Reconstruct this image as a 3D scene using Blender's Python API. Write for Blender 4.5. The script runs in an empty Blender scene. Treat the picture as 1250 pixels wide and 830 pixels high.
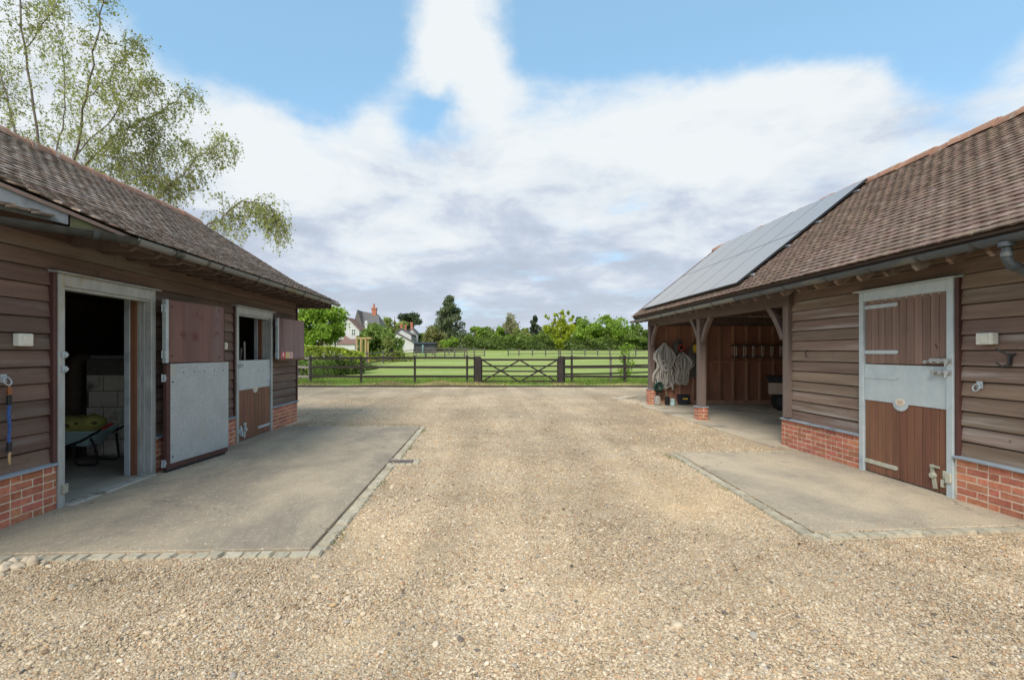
import bpy, bmesh, math, random
import numpy as np
from mathutils import Vector, Matrix, Euler

random.seed(7)
RNG = np.random.default_rng(11)
SC = bpy.context.scene
COL = SC.collection
PI = math.pi
R = math.radians

# ------------------------------------------------------------------ camera
F_PX, VX, VY, EYE = 612.0, 593.0, 430.0, 1.57      # measured from the photograph
cam_d = bpy.data.cameras.new('camera')
cam_d.sensor_width = 36.0
cam_d.lens = F_PX / 1250.0 * 36.0
cam_d.shift_x = (625.0 - VX) / 1250.0
cam_d.shift_y = (VY - 415.0) / 1250.0
cam_d.clip_start = 0.05
cam_d.clip_end = 3000.0
cam = bpy.data.objects.new('camera', cam_d)
COL.objects.link(cam)
cam.location = (0, 0, EYE)
cam.rotation_euler = (R(90), 0, 0)
SC.camera = cam


def P(x, y, Y):
    """world point at distance Y seen at pixel x, y of the photograph (used to survey the place)"""
    return Vector(((x - VX) / F_PX * Y, Y, EYE - (y - VY) / F_PX * Y))


# ------------------------------------------------------------------ light
SC.view_settings.view_transform = 'Standard'
SC.view_settings.look = 'None'
SC.view_settings.exposure = 0.72
SC.view_settings.gamma = 1.0
SUN_EL, SUN_ROT = R(43), R(200)
sd = bpy.data.lights.new('sun', 'SUN')
sd.energy = 2.3
sd.angle = R(28)
sd.color = (1.0, 0.92, 0.80)
sun = bpy.data.objects.new('sun', sd)
COL.objects.link(sun)
to_sun = Vector((math.sin(SUN_ROT) * math.cos(SUN_EL), math.cos(SUN_ROT) * math.cos(SUN_EL), math.sin(SUN_EL)))
sun.rotation_euler = to_sun.to_track_quat('Z', 'Y').to_euler()
sun.location = (0, 0, 30)


class NT:
    """small helper for node trees"""
    def __init__(s, tree):
        s.t = tree
        s.t.nodes.clear()

    def n(s, typ, **kw):
        nd = s.t.nodes.new(typ)
        for k, v in kw.items():
            setattr(nd, k, v)
        return nd

    def put(s, sock, v):
        if isinstance(v, bpy.types.NodeSocket):
            s.t.links.new(v, sock)
        elif isinstance(v, (tuple, list)) and sock.type == 'RGBA' and len(v) == 3:
            sock.default_value = (*v, 1)
        else:
            sock.default_value = v

    def math(s, op, a, b=None, c=None, clamp=False):
        nd = s.n('ShaderNodeMath', operation=op, use_clamp=clamp)
        for i, v in enumerate((a, b, c)):
            if v is not None:
                s.put(nd.inputs[i], v)
        return nd.outputs[0]

    def vmath(s, op, a, b=None, scale=None, out=0):
        nd = s.n('ShaderNodeVectorMath', operation=op)
        s.put(nd.inputs[0], a)
        if b is not None:
            s.put(nd.inputs[1], b)
        if scale is not None:
            s.put(nd.inputs['Scale'], scale)
        return nd.outputs['Value' if out == 'v' else out]

    def noise(s, vec, scale, detail=4.0, rough=0.55, dist=0.0, color=False):
        nd = s.n('ShaderNodeTexNoise')
        s.put(nd.inputs['Vector'], vec)
        nd.inputs['Scale'].default_value = scale
        nd.inputs['Detail'].default_value = detail
        nd.inputs['Roughness'].default_value = rough
        nd.inputs['Distortion'].default_value = dist
        return nd.outputs[1 if color else 0]

    def maprange(s, v, a, b, c=0.0, d=1.0, smooth=True):
        nd = s.n('ShaderNodeMapRange', interpolation_type='SMOOTHSTEP' if smooth else 'LINEAR')
        s.put(nd.inputs[0], v)
        for i, x in enumerate((a, b, c, d)):
            s.put(nd.inputs[i + 1], x)
        return nd.outputs[0]

    def mix(s, f, a, b, blend='MIX'):
        nd = s.n('ShaderNodeMix', data_type='RGBA', blend_type=blend)
        s.put(nd.inputs[0], f)
        s.put(nd.inputs[6], a)
        s.put(nd.inputs[7], b)
        return nd.outputs[2]

    def ramp(s, f, stops, const=False):
        nd = s.n('ShaderNodeValToRGB')
        s.put(nd.inputs[0], f)
        cr = nd.color_ramp
        cr.interpolation = 'CONSTANT' if const else 'LINEAR'
        while len(cr.elements) < len(stops):
            cr.elements.new(0.5)
        for e, (p, c) in zip(cr.elements, stops):
            e.position = p
            e.color = (*c, 1)
        return nd.outputs[0]


# sky: Nishita sky with broken cloud laid out by direction
wd = bpy.data.worlds.new('World')
SC.world = wd
wd.use_nodes = True
w = NT(wd.node_tree)
sky = w.n('ShaderNodeTexSky', sky_type='NISHITA')
sky.sun_disc = False
sky.sun_elevation = SUN_EL
sky.sun_rotation = SUN_ROT
sky.altitude = 60
sky.air_density = 1.0
sky.dust_density = 1.2
sky.ozone_density = 1.0
SKY_STRENGTH = 0.14
d = w.vmath('NORMALIZE', w.n('ShaderNodeTexCoord').outputs['Generated'])
sep = w.n('ShaderNodeSeparateXYZ')
w.put(sep.inputs[0], d)
dz = sep.outputs['Z']
den = w.math('ADD', w.math('MAXIMUM', dz, 0.0), 0.16)
comb = w.n('ShaderNodeCombineXYZ')
w.put(comb.inputs[0], w.math('DIVIDE', sep.outputs['X'], den))
w.put(comb.inputs[1], w.math('DIVIDE', sep.outputs['Y'], den))
pl = comb.outputs[0]
n1 = w.noise(pl, 1.35, 7, 0.56, 0.35)
n2 = w.noise(w.vmath('ADD', pl, (3.1, 7.7, 2.0)), 1.9, 5, 0.55, 0.3)
n3 = w.noise(w.vmath('MULTIPLY', d, (3.2, 3.2, 7.5)), 1.5, 6, 0.6, 0.3)
n4 = w.noise(w.vmath('ADD', pl, (9.0, 4.0, 1.0)), 4.2, 6, 0.6, 0.4)
cover = w.math('ADD', w.math('MULTIPLY', w.math('SUBTRACT', n1, 0.5), 1.5), w.maprange(dz, 0.36, 0.52, 1.0, 0.42))
cover = w.math('ADD', cover, w.math('MULTIPLY', w.math('SUBTRACT', n4, 0.5), 0.9))
warp = w.vmath('SCALE', w.vmath('SUBTRACT', w.noise(d, 5.5, 5, 0.6, 0.2, color=True), (0.5, 0.5, 0.5)), scale=0.13)
dw = w.vmath('ADD', d, warp)
BLOBS = [(345, 45, 130, -0.75), (425, 118, 55, -0.5), (240, 70, 70, -0.35), (522, 140, 30, -0.6), (690, 35, 85, -0.6), (850, 30, 120, -0.7),
         (1080, 40, 120, -0.6), (1230, 60, 110, -0.45), (1160, 120, 60, -0.22),
         (565, 30, 52, 0.8), (520, 85, 32, 0.5), (600, 100, 45, 0.5), (960, 105, 50, 0.85), (1040, 125, 48, 0.8), (880, 118, 60, 0.6),
         (310, 160, 60, 0.5), (430, 150, 45, 0.6), (760, 125, 80, 0.55), (60, 120, 160, 0.5), (1170, 175, 70, 0.35)]
for bx, by, br, amp in BLOBS:
    c = Vector(((bx - VX) / F_PX, 1, -(by - VY) / F_PX))
    sg = br / F_PX / c.length
    c.normalize()
    dist = w.vmath('DISTANCE', dw, tuple(c), out='v')
    q = w.math('POWER', w.math('DIVIDE', dist, sg), 2.0)
    g = w.math('MULTIPLY', w.math('EXPONENT', w.math('MULTIPLY', q, -0.9)), amp)
    cover = w.math('ADD', cover, g)
mask = w.maprange(cover, 0.22, 0.96)
shade = w.math('ADD', w.math('MULTIPLY', w.math('SUBTRACT', n2, 0.5), 1.5), w.math('MULTIPLY', w.math('SUBTRACT', n3, 0.5), 2.0))
shade = w.math('ADD', shade, w.maprange(dz, 0.06, 0.46, 0.70, -0.12))
shade = w.maprange(shade, -0.1, 0.95)
cloud = w.ramp(shade, [(0.0, (0.86, 0.905, 0.93)), (0.35, (0.75, 0.81, 0.875)), (0.7, (0.58, 0.65, 0.77)), (1.0, (0.50, 0.565, 0.67))])
hz = w.maprange(dz, 0.0, 0.16, 0.35, 0.0)
cloud = w.mix(hz, cloud, (0.70, 0.77, 0.87))
cloud = w.vmath('SCALE', cloud, scale=0.615 / SKY_STRENGTH)
blue = w.mix(1.0, sky.outputs[0], (0.80, 0.90, 0.96), 'MULTIPLY')
blue = w.mix(0.44, blue, w.vmath('SCALE', (0.27, 0.49, 0.64), scale=1.0 / SKY_STRENGTH))
bg = w.n('ShaderNodeBackground')
w.put(bg.inputs[0], w.mix(mask, blue, cloud))
bg.inputs[1].default_value = SKY_STRENGTH
wo = w.n('ShaderNodeOutputWorld')
w.put(wo.inputs[0], bg.outputs[0])


# ------------------------------------------------------------------ mesh helpers
class MB:
    def __init__(s, xf=None):
        s.v, s.f, s.m, s.xf, s.cur = [], [], [], xf, 0

    def add(s, vs, fs):
        b = len(s.v)
        if s.xf:
            vs = [s.xf(*p) for p in vs]
        s.v += [tuple(p) for p in vs]
        s.f += [tuple(b + i for i in f) for f in fs]
        s.m += [s.cur] * len(fs)
        return s

    def hexa(s, p):
        return s.add(p, [(0, 3, 2, 1), (4, 5, 6, 7), (0, 1, 5, 4), (1, 2, 6, 5), (2, 3, 7, 6), (3, 0, 4, 7)])

    def box(s, x0, y0, z0, x1, y1, z1):
        return s.hexa([(x0, y0, z0), (x1, y0, z0), (x1, y1, z0), (x0, y1, z0), (x0, y0, z1), (x1, y0, z1), (x1, y1, z1), (x0, y1, z1)])

    def beam(s, p, q, a, b, up=(0, 0, 1)):
        p, q = Vector(p), Vector(q)
        t = (q - p).normalized()
        u = Vector(up).cross(t)
        if u.length < 1e-4:
            u = Vector((1, 0, 0)).cross(t)
        u.normalize()
        v = t.cross(u)
        u, v = u * a / 2, v * b / 2
        return s.hexa([p - u - v, p + u - v, p + u + v, p - u + v, q - u - v, q + u - v, q + u + v, q - u + v])

    def tube(s, pts, r, n=8, cap=True):
        pts = [Vector(p) for p in pts]
        rs = r if isinstance(r, (list, tuple)) else [r] * len(pts)
        vs, fs = [], []
        ref = None
        for i, p in enumerate(pts):
            t = (pts[min(i + 1, len(pts) - 1)] - pts[max(i - 1, 0)])
            t = t.normalized() if t.length > 1e-9 else Vector((0, 0, 1))
            if ref is None:
                ref = Vector((0, 0, 1)) if abs(t.z) < 0.9 else Vector((1, 0, 0))
            u = ref - t * ref.dot(t)
            if u.length < 1e-5:
                u = t.orthogonal()
            u.normalize()
            ref = u
            v = t.cross(u)
            for k in range(n):
                a = 2 * PI * k / n
                vs.append(p + (u * math.cos(a) + v * math.sin(a)) * rs[i])
        for i in range(len(pts) - 1):
            for k in range(n):
                a, b = i * n + k, i * n + (k + 1) % n
                fs.append((a, b, b + n, a + n))
        if cap:
            fs.append(tuple(range(n - 1, -1, -1)))
            fs.append(tuple((len(pts) - 1) * n + k for k in range(n)))
        return s.add(vs, fs)

    def prism(s, poly, axis, a, b):
        """extrude a 2d polygon along axis ('x','y','z') from a to b"""
        def mk(u, v, t):
            return {'x': (t, u, v), 'y': (u, t, v), 'z': (u, v, t)}[axis]
        n = len(poly)
        vs = [mk(u, v, a) for u, v in poly] + [mk(u, v, b) for u, v in poly]
        fs = [tuple(range(n)), tuple(range(2 * n - 1, n - 1, -1))]
        fs += [(i, i + n, (i + 1) % n + n, (i + 1) % n) for i in range(n)]
        return s.add(vs, fs)

    def lathe(s, prof, c, n=16):
        vs, fs = [], []
        for r_, z in prof:
            for k in range(n):
                a = 2 * PI * k / n
                vs.append((c[0] + r_ * math.cos(a), c[1] + r_ * math.sin(a), c[2] + z))
        for i in range(len(prof) - 1):
            for k in range(n):
                a, b = i * n + k, i * n + (k + 1) % n
                fs.append((a, b, b + n, a + n))
        return s.add(vs, fs)

    def blob(s, c, r, sub=2, jit=0.12, seed=0, rot=None):
        bm = bmesh.new()
        bmesh.ops.create_icosphere(bm, subdivisions=sub, radius=1.0)
        rr = random.Random(seed)
        m = Euler(rot).to_matrix() if rot else Matrix.Identity(3)
        ph = [rr.uniform(0, 6.3) for _ in range(6)]
        vs = []
        for v in bm.verts:
            k = 1 + jit * (math.sin(3 * v.co.x + ph[0]) + math.sin(3 * v.co.y + ph[1]) + math.sin(4 * v.co.z + ph[2])) * 0.6 + rr.uniform(-jit, jit) * 0.4
            q = m @ Vector((v.co.x * r[0] * k, v.co.y * r[1] * k, v.co.z * r[2] * k))
            vs.append((q.x + c[0], q.y + c[1], q.z + c[2]))
        fs = [tuple(v.index for v in f.verts) for f in bm.faces]
        bm.free()
        return s.add(vs, fs)


WPOS = {}                       # world position of every empty / parent (unrotated parents only)


def wpos(o):
    return WPOS.get(o.name, Vector((0, 0, 0))) if o else Vector((0, 0, 0))


def make_mesh(name, mb, mats, org=(0, 0, 0), bev=0.0, smooth=False, seg=1):
    me = bpy.data.meshes.new(name)
    org = Vector(org)
    me.from_pydata([tuple(Vector(p) - org) for p in mb.v], [], mb.f)
    mats = mats if isinstance(mats, (list, tuple)) else [mats]
    for m_ in mats:
        me.materials.append(m_)
    if len(mats) > 1:
        me.polygons.foreach_set('material_index', mb.m)
    if len(mb.f) < 6000:
        bm = bmesh.new()
        bm.from_mesh(me)
        bmesh.ops.recalc_face_normals(bm, faces=bm.faces)
        if bev > 0:
            es = [e for e in bm.edges if len(e.link_faces) == 2 and e.calc_face_angle(0) > 0.5]
            bmesh.ops.bevel(bm, geom=es, offset=bev, segments=seg, affect='EDGES', clamp_overlap=True)
        bm.to_mesh(me)
        bm.free()
    if smooth:
        me.polygons.foreach_set('use_smooth', [True] * len(me.polygons))
        me.set_sharp_from_angle(angle=R(38))
    me.update()
    return me


def link(name, me, parent=None, loc=(0, 0, 0), rot=None, scale=None):
    o = bpy.data.objects.new(name, me)
    COL.objects.link(o)
    loc = Vector(loc)
    o.location = loc - wpos(parent)
    WPOS[o.name] = loc
    if parent:
        o.parent = parent
    if rot:
        o.rotation_euler = rot
    if scale:
        o.scale = scale
    return o


def build(name, mb, mats, parent=None, bev=0.0, smooth=False, label=None, org=None, seg=1):
    a = np.array(mb.v)
    if org is None:
        lo, hi = a.min(0), a.max(0)
        org = ((lo[0] + hi[0]) / 2, (lo[1] + hi[1]) / 2, lo[2])
    me = make_mesh(name, mb, mats, org, bev, smooth, seg)
    o = link(name, me, parent, org)
    if label:
        o['label'] = label
    return o


def tag(o, label=None, cat=None, group=None, kind=None):
    for k, v in (('label', label), ('category', cat), ('group', group), ('kind', kind)):
        if v:
            o[k] = v
    return o


def thing(name, label, cat, loc=(0, 0, 0), group=None):
    o = bpy.data.objects.new(name, None)
    o.empty_display_size = 0.2
    COL.objects.link(o)
    o.location = loc
    WPOS[o.name] = Vector(loc)
    return tag(o, label, cat, group)


def fast_mesh(name, V, faces_n, F, mat, attrs=None):
    """V (n,3) float array, F (m, faces_n) int array"""
    me = bpy.data.meshes.new(name)
    me.vertices.add(len(V))
    me.vertices.foreach_set('co', np.ascontiguousarray(V, dtype=np.float32).ravel())
    m = len(F)
    me.loops.add(m * faces_n)
    me.loops.foreach_set('vertex_index', np.ascontiguousarray(F, dtype=np.int32).ravel())
    me.polygons.add(m)
    me.polygons.foreach_set('loop_start', np.arange(0, m * faces_n, faces_n, dtype=np.int32))
    me.materials.append(mat)
    me.update(calc_edges=True)
    return me


# ------------------------------------------------------------------ materials
def MAT(name, c1, c2, scale=6.0, stretch=(1, 1, 1), rough=0.8, bump=0.25, bscale=None, metallic=0.0, vary=0.15,
        c3=None, s3=3.0, t3=(0.55, 0.7), c4=None, s4=20.0, t4=(0.6, 0.66), detail=6, hue=0.0, spec=0.4, bdist=0.01, world=False):
    m = bpy.data.materials.new(name)
    m.use_nodes = True
    t = NT(m.node_tree)
    tc = t.n('ShaderNodeTexCoord')
    oi = t.n('ShaderNodeObjectInfo')
    ge = t.n('ShaderNodeNewGeometry')
    rnd = t.math('FRACT', t.math('ADD', t.math('MULTIPLY', oi.outputs['Random'], 1.0), ge.outputs['Random Per Island']))
    base = ge.outputs['Position'] if world else tc.outputs['Object']
    vec = base if world else t.vmath('ADD', base, t.vmath('SCALE', (17.3, 9.1, 5.7), scale=rnd))
    sv = t.vmath('MULTIPLY', vec, stretch)
    f = t.maprange(t.noise(sv, scale, detail, 0.6), 0.28, 0.72, 0, 1, False)
    col = t.mix(f, c1, c2)
    if c3:
        col = t.mix(t.maprange(t.noise(sv if stretch != (1, 1, 1) else vec, s3, 5, 0.6), t3[0], t3[1], 0, 1), col, c3)
    if c4:
        col = t.mix(t.maprange(t.noise(vec, s4, 3, 0.6), t4[0], t4[1], 0, 1), col, c4)
    if vary or hue:
        hs = t.n('ShaderNodeHueSaturation')
        t.put(hs.inputs['Color'], col)
        t.put(hs.inputs['Value'], t.math('ADD', 1 - vary, t.math('MULTIPLY', rnd, 2 * vary)))
        if hue:
            r2 = t.math('FRACT', t.math('MULTIPLY', rnd, 37.7))
            t.put(hs.inputs['Hue'], t.math('ADD', 0.5 - hue, t.math('MULTIPLY', r2, 2 * hue)))
        col = hs.outputs[0]
    b = t.n('ShaderNodeBsdfPrincipled')
    t.put(b.inputs['Base Color'], col)
    t.put(b.inputs['Roughness'], t.maprange(f, 0, 1, max(0.05, rough - 0.08), min(1, rough + 0.08), False))
    b.inputs['Metallic'].default_value = metallic
    b.inputs['Specular IOR Level'].default_value = spec
    if bump:
        bn = t.n('ShaderNodeBump')
        bn.inputs['Strength'].default_value = bump
        bn.inputs['Distance'].default_value = bdist
        t.put(bn.inputs['Height'], t.noise(sv, bscale or scale * 4, 4, 0.6))
        t.put(b.inputs['Normal'], bn.outputs[0])
    o = t.n('ShaderNodeOutputMaterial')
    t.put(o.inputs[0], b.outputs[0])
    return m


def LEAF(name, ca, cb, trans=0.35, ctr=None):
    m = bpy.data.materials.new(name)
    m.use_nodes = True
    t = NT(m.node_tree)
    ge = t.n('ShaderNodeNewGeometry')
    r = ge.outputs['Random Per Island']
    col = t.mix(r, ca, cb)
    nz = t.maprange(t.noise(ge.outputs['Position'], 0.55, 2), 0.35, 0.65, 0.78, 1.22)
    hs = t.n('ShaderNodeHueSaturation')
    t.put(hs.inputs['Color'], col)
    t.put(hs.inputs['Value'], nz)
    col = hs.outputs[0]
    df = t.n('ShaderNodeBsdfPrincipled')
    t.put(df.inputs['Base Color'], col)
    df.inputs['Roughness'].default_value = 0.6
    df.inputs['Specular IOR Level'].default_value = 0.25
    tr = t.n('ShaderNodeBsdfTranslucent')
    t.put(tr.inputs[0], t.mix(1.0, col, ctr or (1.25, 1.3, 0.8), 'MULTIPLY'))
    mx = t.n('ShaderNodeMixShader')
    mx.inputs[0].default_value = trans
    t.put(mx.inputs[1], df.outputs[0])
    t.put(mx.inputs[2], tr.outputs[0])
    o = t.n('ShaderNodeOutputMaterial')
    t.put(o.inputs[0], mx.outputs[0])
    return m


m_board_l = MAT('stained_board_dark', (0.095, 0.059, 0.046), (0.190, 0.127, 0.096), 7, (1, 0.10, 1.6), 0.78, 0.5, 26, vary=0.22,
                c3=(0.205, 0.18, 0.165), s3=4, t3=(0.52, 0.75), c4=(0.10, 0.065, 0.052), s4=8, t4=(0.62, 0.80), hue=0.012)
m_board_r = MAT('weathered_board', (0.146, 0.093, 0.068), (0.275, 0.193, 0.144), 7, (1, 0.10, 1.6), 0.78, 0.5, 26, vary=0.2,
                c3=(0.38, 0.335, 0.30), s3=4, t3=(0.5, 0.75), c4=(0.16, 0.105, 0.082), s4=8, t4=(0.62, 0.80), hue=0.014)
m_beam = MAT('stained_beam', (0.089, 0.062, 0.053), (0.173, 0.125, 0.109), 7, (1.4, 0.15, 0.6), 0.8, 0.5, 24, vary=0.1)
m_post = MAT('stained_post', (0.122, 0.088, 0.076), (0.232, 0.177, 0.153), 8, (1.4, 1.4, 0.12), 0.8, 0.5, 24, vary=0.1)
m_plank = MAT('red_brown_plank', (0.135, 0.063, 0.039), (0.245, 0.111, 0.062), 9, (1.5, 1.5, 0.10), 0.6, 0.35, 30, vary=0.16,
              c3=(0.17, 0.095, 0.07), s3=2.2, t3=(0.6, 0.8), c4=(0.25, 0.18, 0.15), s4=12, t4=(0.74, 0.78), hue=0.01)
m_plank_up = MAT('faded_plank', (0.164, 0.101, 0.078), (0.277, 0.175, 0.135), 9, (1.5, 1.5, 0.10), 0.65, 0.35, 30, vary=0.12,
                 c4=(0.055, 0.032, 0.026), s4=10, t4=(0.66, 0.74))
m_ply = MAT('faded_red_plywood', (0.122, 0.059, 0.053), (0.214, 0.113, 0.095), 5, (1.2, 1.2, 0.12), 0.55, 0.3, 30, vary=0.05,
            c3=(0.18, 0.125, 0.125), s3=2.4, t3=(0.50, 0.78), c4=(0.12, 0.030, 0.026), s4=3.5, t4=(0.55, 0.72))
m_ply2 = MAT('worn_red_plywood', (0.175, 0.106, 0.106), (0.288, 0.206, 0.200), 5, (1.2, 1.2, 0.14), 0.6, 0.3, 30, vary=0.05,
             c3=(0.11, 0.055, 0.05), s3=4, t3=(0.5, 0.7))
m_galv = MAT('galvanised_steel', (0.382, 0.445, 0.482), (0.509, 0.567, 0.594), 9, (1, 1, 1), 0.5, 0.06, 40, metallic=0.25, vary=0.05,
             c3=(0.33, 0.36, 0.40), s3=5, t3=(0.5, 0.75), c4=(0.42, 0.36, 0.23), s4=2.2, t4=(0.68, 0.8))
m_galv_sheet = MAT('spangled_galvanised_sheet', (0.324, 0.373, 0.405), (0.540, 0.583, 0.605), 42, (1, 1, 1), 0.48, 0.05, 60, metallic=0.3, vary=0.02,
                   c3=(0.40, 0.43, 0.45), s3=3, t3=(0.45, 0.7), c4=(0.50, 0.50, 0.42), s4=1.5, t4=(0.62, 0.8), detail=3)
m_galv_paint = MAT('pale_grey_steel', (0.436, 0.504, 0.529), (0.543, 0.601, 0.621), 7, (1, 1, 1), 0.5, 0.05, 30, metallic=0.1, vary=0.04,
                   c3=(0.36, 0.41, 0.47), s3=3, t3=(0.56, 0.72), c4=(0.52, 0.47, 0.33), s4=3.5, t4=(0.68, 0.82))
m_galv_dirty = MAT('stained_galvanised_steel', (0.30, 0.32, 0.32), (0.50, 0.52, 0.51), 8, (1, 1, 0.4), 0.55, 0.08, 40, metallic=0.2, vary=0.05,
                   c3=(0.38, 0.31, 0.17), s3=2.6, t3=(0.58, 0.75))
m_rust_steel = MAT('painted_rusting_steel', (0.42, 0.42, 0.33), (0.55, 0.54, 0.44), 14, (1, 1, 1), 0.6, 0.1, 50, metallic=0.1,
                   c3=(0.20, 0.12, 0.06), s3=18, t3=(0.6, 0.68))
m_brick = MAT('red_brick', (0.383, 0.122, 0.073), (0.578, 0.232, 0.143), 16, (1, 1, 1), 0.9, 0.5, 60, vary=0.22,
              c3=(0.40, 0.22, 0.16), s3=12, t3=(0.6, 0.72), c4=(0.12, 0.05, 0.04), s4=26, t4=(0.66, 0.72), hue=0.012)
m_mortar = MAT('mortar', (0.564, 0.480, 0.360), (0.720, 0.636, 0.504), 20, (1, 1, 1), 0.95, 0.4, 90, vary=0)
m_ledge = MAT('grey_capping', (0.21, 0.25, 0.30), (0.36, 0.41, 0.45), 7, (1, 0.3, 1), 0.6, 0.1, 40, metallic=0.1,
              c3=(0.12, 0.13, 0.15), s3=5, t3=(0.58, 0.7))
m_lead = MAT('lead_sheet', (0.136, 0.152, 0.171), (0.260, 0.281, 0.300), 3.5, (1, 1, 0.5), 0.6, 0.15, 20, vary=0.03, c3=(0.09, 0.10, 0.115), s3=5, t3=(0.5, 0.75))
m_tile_l = MAT('mossy_clay_tile', (0.163, 0.111, 0.085), (0.267, 0.195, 0.152), 12, (1, 1, 1), 0.92, 0.5, 50, vary=0.20,
               c3=(0.30, 0.265, 0.235), s3=9, t3=(0.46, 0.60), c4=(0.27, 0.17, 0.075), s4=7, t4=(0.66, 0.74), hue=0.014)
m_tile_r = MAT('clay_tile', (0.155, 0.103, 0.077), (0.239, 0.163, 0.124), 14, (1, 1, 1), 0.9, 0.45, 50, vary=0.18,
               c3=(0.26, 0.205, 0.18), s3=10, t3=(0.52, 0.66), c4=(0.27, 0.16, 0.065), s4=7, t4=(0.68, 0.76), hue=0.016)
m_ridge = MAT('terracotta_ridge', (0.274, 0.140, 0.090), (0.411, 0.233, 0.164), 7, (1, 1, 1), 0.9, 0.4, 40, vary=0.16,
              c3=(0.40, 0.35, 0.29), s3=8, t3=(0.56, 0.68), c4=(0.16, 0.14, 0.08), s4=9, t4=(0.62, 0.7))
m_deck = MAT('roof_underside', (0.163, 0.114, 0.099), (0.272, 0.196, 0.163), 6, (1, 0.2, 1), 0.9, 0.2, 20)
m_gutter = MAT('grey_gutter', (0.048, 0.059, 0.069), (0.086, 0.101, 0.112), 5, (1, 0.3, 1), 0.42, 0.08, 20, vary=0.06,
               c3=(0.17, 0.165, 0.13), s3=2.5, t3=(0.56, 0.75))
m_gutter_pale = MAT('weathered_gutter', (0.15, 0.16, 0.165), (0.24, 0.245, 0.235), 5, (1, 0.3, 1), 0.5, 0.08, 20, vary=0.06,
                    c3=(0.17, 0.16, 0.10), s3=2.5, t3=(0.5, 0.75), c4=(0.05, 0.05, 0.05), s4=3, t4=(0.62, 0.7))
m_gutter_dark = MAT('black_mossy_gutter', (0.030, 0.034, 0.036), (0.070, 0.074, 0.07), 6, (1, 1, 1), 0.5, 0.2, 30, c3=(0.13, 0.14, 0.045), s3=5, t3=(0.58, 0.7))
m_inner = MAT('interior_timber', (0.343, 0.198, 0.129), (0.533, 0.326, 0.215), 6, (1.2, 1.2, 0.12), 0.85, 0.3, 24, vary=0.14)
m_inner_dark = MAT('interior_boarding', (0.328, 0.161, 0.110), (0.542, 0.280, 0.187), 6, (1.2, 1.2, 0.15), 0.9, 0.3, 24, vary=0.12)
m_dark_wall = MAT('dark_stable_lining', (0.084, 0.068, 0.059), (0.154, 0.119, 0.099), 4, (1, 1, 0.3), 0.9, 0.2, 20)  # lining colour lightened in place of daylight that the doorway fails to bring
m_door_edge = MAT('dark_red_edge', (0.063, 0.025, 0.022), (0.112, 0.050, 0.042), 8, (1, 1, 0.3), 0.6, 0.2, 30, vary=0.06)
m_orange_wood = MAT('orange_stained_timber', (0.16, 0.065, 0.035), (0.23, 0.10, 0.055), 8, (1.2, 1.2, 0.12), 0.7, 0.3, 30, vary=0.05)
m_block = MAT('brightened_painted_block', (0.855, 0.834, 0.748), (1.111, 1.090, 0.983), 9, (1, 1, 1), 0.95, 0.4, 60, vary=0.08, c3=(0.30, 0.28, 0.22), s3=3, t3=(0.55, 0.75))  # block colour raised past real paint to stand in for missing interior light
m_block_joint = MAT('block_joint', (0.16, 0.15, 0.13), (0.24, 0.23, 0.2), 15, vary=0)
m_plastic_w = MAT('white_plastic', (0.66, 0.66, 0.58), (0.74, 0.74, 0.67), 8, rough=0.4, bump=0.0, vary=0.02, c4=(0.5, 0.46, 0.34), s4=14, t4=(0.62, 0.74))
m_black = MAT('black_plastic', (0.014, 0.016, 0.019), (0.028, 0.031, 0.035), 8, rough=0.5, bump=0.05, vary=0.05)
m_rubber = MAT('rubber', (0.016, 0.016, 0.016), (0.03, 0.029, 0.027), 14, rough=0.85, bump=0.2, vary=0.03)
m_iron = MAT('black_iron', (0.020, 0.020, 0.022), (0.045, 0.045, 0.048), 14, rough=0.5, bump=0.1, vary=0.03)
m_tub = MAT('pale_grey_green_tub', (0.475, 0.686, 0.713), (0.634, 0.874, 0.886), 6, rough=0.6, bump=0.06, c3=(0.2, 0.2, 0.17), s3=9, t3=(0.58, 0.7))
m_sack = MAT('yellow_green_sack', (0.323, 0.315, 0.076), (0.561, 0.544, 0.170), 7, rough=0.8, bump=0.4, bscale=22, c3=(0.09, 0.085, 0.025), s3=8, t3=(0.56, 0.66), bdist=0.02)
m_red_grip = MAT('red_grip', (0.50, 0.04, 0.05), (0.58, 0.06, 0.07), 8, rough=0.5, bump=0.05, vary=0.02)
m_blue_rope = MAT('blue_rope', (0.030, 0.075, 0.26), (0.075, 0.16, 0.42), 60, rough=0.8, bump=0.6, bscale=150, vary=0.02)
m_copper = MAT('copper_clip', (0.34, 0.14, 0.07), (0.46, 0.21, 0.11), 20, rough=0.45, metallic=0.6, bump=0.05)
m_brass = MAT('brass_clip', (0.50, 0.37, 0.18), (0.60, 0.46, 0.25), 20, rough=0.4, metallic=0.6, bump=0.05)
m_rope = MAT('grey_hay_net_rope', (0.403, 0.381, 0.347), (0.672, 0.644, 0.599), 25, rough=0.95, bump=0.4, bscale=120, vary=0.5)
m_rope_dk = MAT('dark_grey_rope', (0.11, 0.105, 0.10), (0.20, 0.195, 0.185), 25, rough=0.95, bump=0.4, bscale=120, vary=0.3)
m_alu = MAT('aluminium', (0.68, 0.65, 0.60), (0.78, 0.75, 0.70), 10, rough=0.5, metallic=0.05, bump=0.03)
m_tube_light = MAT('cream_light_casing', (0.62, 0.55, 0.42), (0.68, 0.61, 0.48), 10, rough=0.4, bump=0.0)
m_yellow = MAT('yellow_plastic', (0.68, 0.47, 0.03), (0.74, 0.53, 0.05), 10, rough=0.5, bump=0.0)
m_navy = MAT('dark_blue_plastic', (0.014, 0.020, 0.030), (0.026, 0.034, 0.048), 10, rough=0.5, bump=0.05)
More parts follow.
